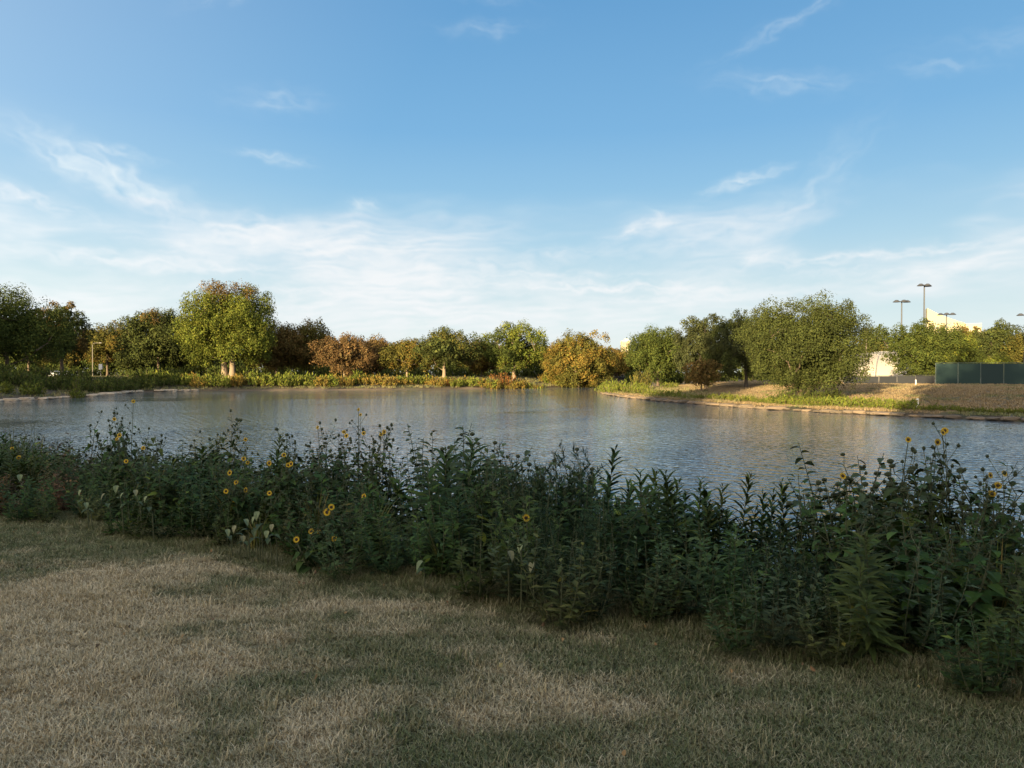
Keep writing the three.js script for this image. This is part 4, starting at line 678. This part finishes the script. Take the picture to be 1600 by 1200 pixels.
function fence(name, label, from, to, h, step, panelMat, postMat, rails) {
  const g = thing(name, label, 'fence'), a = at(...from), b = at(...to); g.position.copy(a); const dx = b.x - a.x, dz = b.z - a.z, len = Math.hypot(dx, dz); g.rotation.y = -Math.atan2(dz, dx); const n = Math.round(len / step), w = len / n;
  const y = (k) => { const q = k / n; return ground(lerp(a.x, b.x, q), -lerp(a.z, b.z, q)) - a.y; };
  const post = new THREE.CylinderGeometry(.045, .045, h + .5, 8), pan = new THREE.BoxGeometry(w - .12, h - .14, .02), rail = new THREE.CylinderGeometry(.03, .03, w - .1, 6).rotateZ(Math.PI / 2);
  for (let k = 0; k <= n; k++) { mesh('post', post, postMat, g).position.set(k * w, y(k) + h / 2 - .2, 0); if (k < n) { const yy = (y(k) + y(k + 1)) / 2; mesh('screen_panel', pan, panelMat[k % panelMat.length], g).position.set((k + .5) * w, yy + h / 2 - .02, .015 * Math.sin(k * 2.1)); if (rails) mesh('top_rail', rail, postMat, g).position.set((k + .5) * w, yy + h + .02, 0); } }
}
fence('court_fence', 'tall green screened court fence at the court end of the headland', [1462, 104], [1680, 99], 3.0, 2.6, [std(.008, .026, .026, .9), std(.01, .03, .028, .9), std(.008, .024, .025, .9)], std(.07, .10, .095, .6), true);
fence('low_screen_fence', 'low black screened fence in front of the white dome', [1318, 112], [1460, 107], 1.25, 2.4, [std(.016, .018, .022, .9), std(.02, .022, .026, .9)], std(.05, .05, .055, .6), true);
for (const [px, D, h, label] of [[1431, 99, .75, 'short white post on the grass before the court fence'], [1434, 57, .75, 'short white post at the water edge of the headland']]) { const g = thing('marker_post', label, 'post'), p = at(px, D); g.position.copy(p); mesh('shaft', new THREE.CylinderGeometry(.08, .09, h, 10).translate(0, h / 2 - .1, 0), std(.7, .66, .58, .7), g); mesh('cap', new THREE.SphereGeometry(.1, 10, 6).translate(0, h - .1, 0), std(.72, .68, .6, .7), g); }
{ const g = thing('utility_pole', 'thin brown pole standing before the white dome', 'pole'), p = at(1353, 116); g.position.copy(p); const H = heightTo(512, 116) - p.y; new MB().tube([V(0, -.2, 0), V(.03, H, 0)], [.1, .07], 8).build('shaft', std(.16, .13, .1, .9), g, true); mesh('cap', new THREE.CylinderGeometry(.09, .09, .1, 8).translate(.03, H, 0), STEEL, g); }

// ---------- the town beyond ----------
{
  const D = 560, p = at(1448, D), g = thing('slanted_tower', 'cream tower with steeply slanted roof rising behind the trees', 'building'), H = (py) => heightTo(py, D) - p.y, W = 50 * D / F; g.position.copy(p); g.rotation.y = -.42;
  const s = new THREE.Shape(); s.moveTo(0, -3); s.lineTo(W, -3); s.lineTo(W, H(506)); s.quadraticCurveTo(W * .45, H(497), 0, H(482)); s.lineTo(0, -3);
  const e = new THREE.ExtrudeGeometry(s, { depth: 13, bevelEnabled: true, bevelSize: .12, bevelThickness: .12, bevelSegments: 1 }); e.translate(0, 0, -13); mesh('wall', e, std(.45, .38, .23, .85), g);
  const win = new THREE.BoxGeometry(1.0, 1.15, .2), glass = std(.10, .11, .12, .25), sill = new THREE.BoxGeometry(1.2, .16, .3);
  for (let c = 0; c < 12; c++) for (let k = 0; k < 9; k++) { const y = H(505) - k * 3.1 - .6, x = 1.5 + c * 2.0; if (x > W - 1) continue; const m = mesh('window', win, glass, g); m.position.set(x, y, .07); mesh('sill', sill, std(.6, .54, .42, .85), m).position.set(0, -.68, .05); }
  mesh('wing', boxAt(W * .42, H(505), 10, W * 1.24, H(505) / 2 - 1.5, -5.5), std(.48, .41, .27, .85), g); mesh('roof_edge', boxAt(W * .43, .5, 10.3, W * 1.24, H(505) - 1.2, -5.5), std(.5, .45, .36, .85), g);
}
{
  const D = 640, p = at(977, D), g = thing('distant_tower', 'small cream block peeping over the trees at the head of the lake', 'building'), H = heightTo(534, D) - p.y; g.position.copy(p);
  mesh('wall', boxAt(7, H + 3, 9, 0, H / 2 - 1.5, 0), std(.45, .38, .24, .85), g); mesh('parapet', boxAt(7.3, .7, 9.3, 0, H + .3, 0), std(.62, .55, .42, .85), g); mesh('plant_room', boxAt(3, 2, 4, .6, H + 1.6, 0), std(.6, .54, .42, .85), g);
  for (let c = 0; c < 3; c++) for (let k = 0; k < 6; k++) mesh('window', boxAt(1.1, 1.3, .2, -2.2 + c * 2.2, H - 2.2 - k * 3, 4.53), std(.16, .16, .16, .3), g);
}

// ---------- stones along the shores ----------
{
  const geos = [0, 1, 2, 3].map((k) => { const g = new THREE.IcosahedronGeometry(.5, 2), p = g.attributes.position; for (let i = 0; i < p.count; i++) { const x = p.getX(i), y = p.getY(i), z = p.getZ(i), f = 1 + .3 * noise(x * 2.2 + k * 9, z * 2.2 + y * 1.7); p.setXYZ(i, clamp(x * f, -.42, .42), clamp(y * f * .6, -.2, .2), clamp(z * f, -.4, .4)); } g.deleteAttribute('uv'); g.computeVertexNormals(); return g; });
  const pale = [std(.42, .33, .23, .95), std(.36, .29, .21, .95), std(.48, .38, .27, .95)], brown = [std(.15, .115, .08, .95), std(.12, .095, .068, .95), std(.19, .14, .095, .95)], r = rng(515);
  const along = (A, B, n, mats, label, group, size) => { for (let k = 0; k < n; k++) { const u = (k + r() * .8) / n, x = lerp(A[0], B[0], u), d = lerp(A[1], B[1], u); let best = null; for (let o = -4; o <= 4; o += .25) { const q = Math.abs(lakeDist(x + o * .5, d + o) - .25); if (!best || q < best[0]) best = [q, x + o * .5, d + o]; } const s = size * (.55 + .9 * r()), m = mesh(numbered('shore_stone'), geos[k % 4], mats[k % 3], scene); m.position.set(best[1], Math.max(.04, ground(best[1], best[2]) * .5) + .08 * s, -best[2]); m.scale.set(s * (1.1 + r()), s * (.5 + .4 * r()), s); m.rotation.y = (r() - .5) * .8; tag(m, label, 'stone', group); } };
  const S = LAKE.slice();
  for (let i = 0; i < S.length - 1; i++) { const [A, B] = [S[i], S[i + 1]], len = Math.hypot(B[0] - A[0], B[1] - A[1]); if (i >= 14 && i <= 23) along(A, B, Math.round(len / .9), brown, 'brown stone in the low edging of the headland shore', 'stones edging the headland', .85); if (i >= 34 && i <= 40) along(A, B, Math.round(len / .95), pale, 'flat pale stone on the waterline of the roadside bank', 'pale stones along the roadside shore', 1.0); }
}
console.log('objects done');
renderer.render(scene, camera);
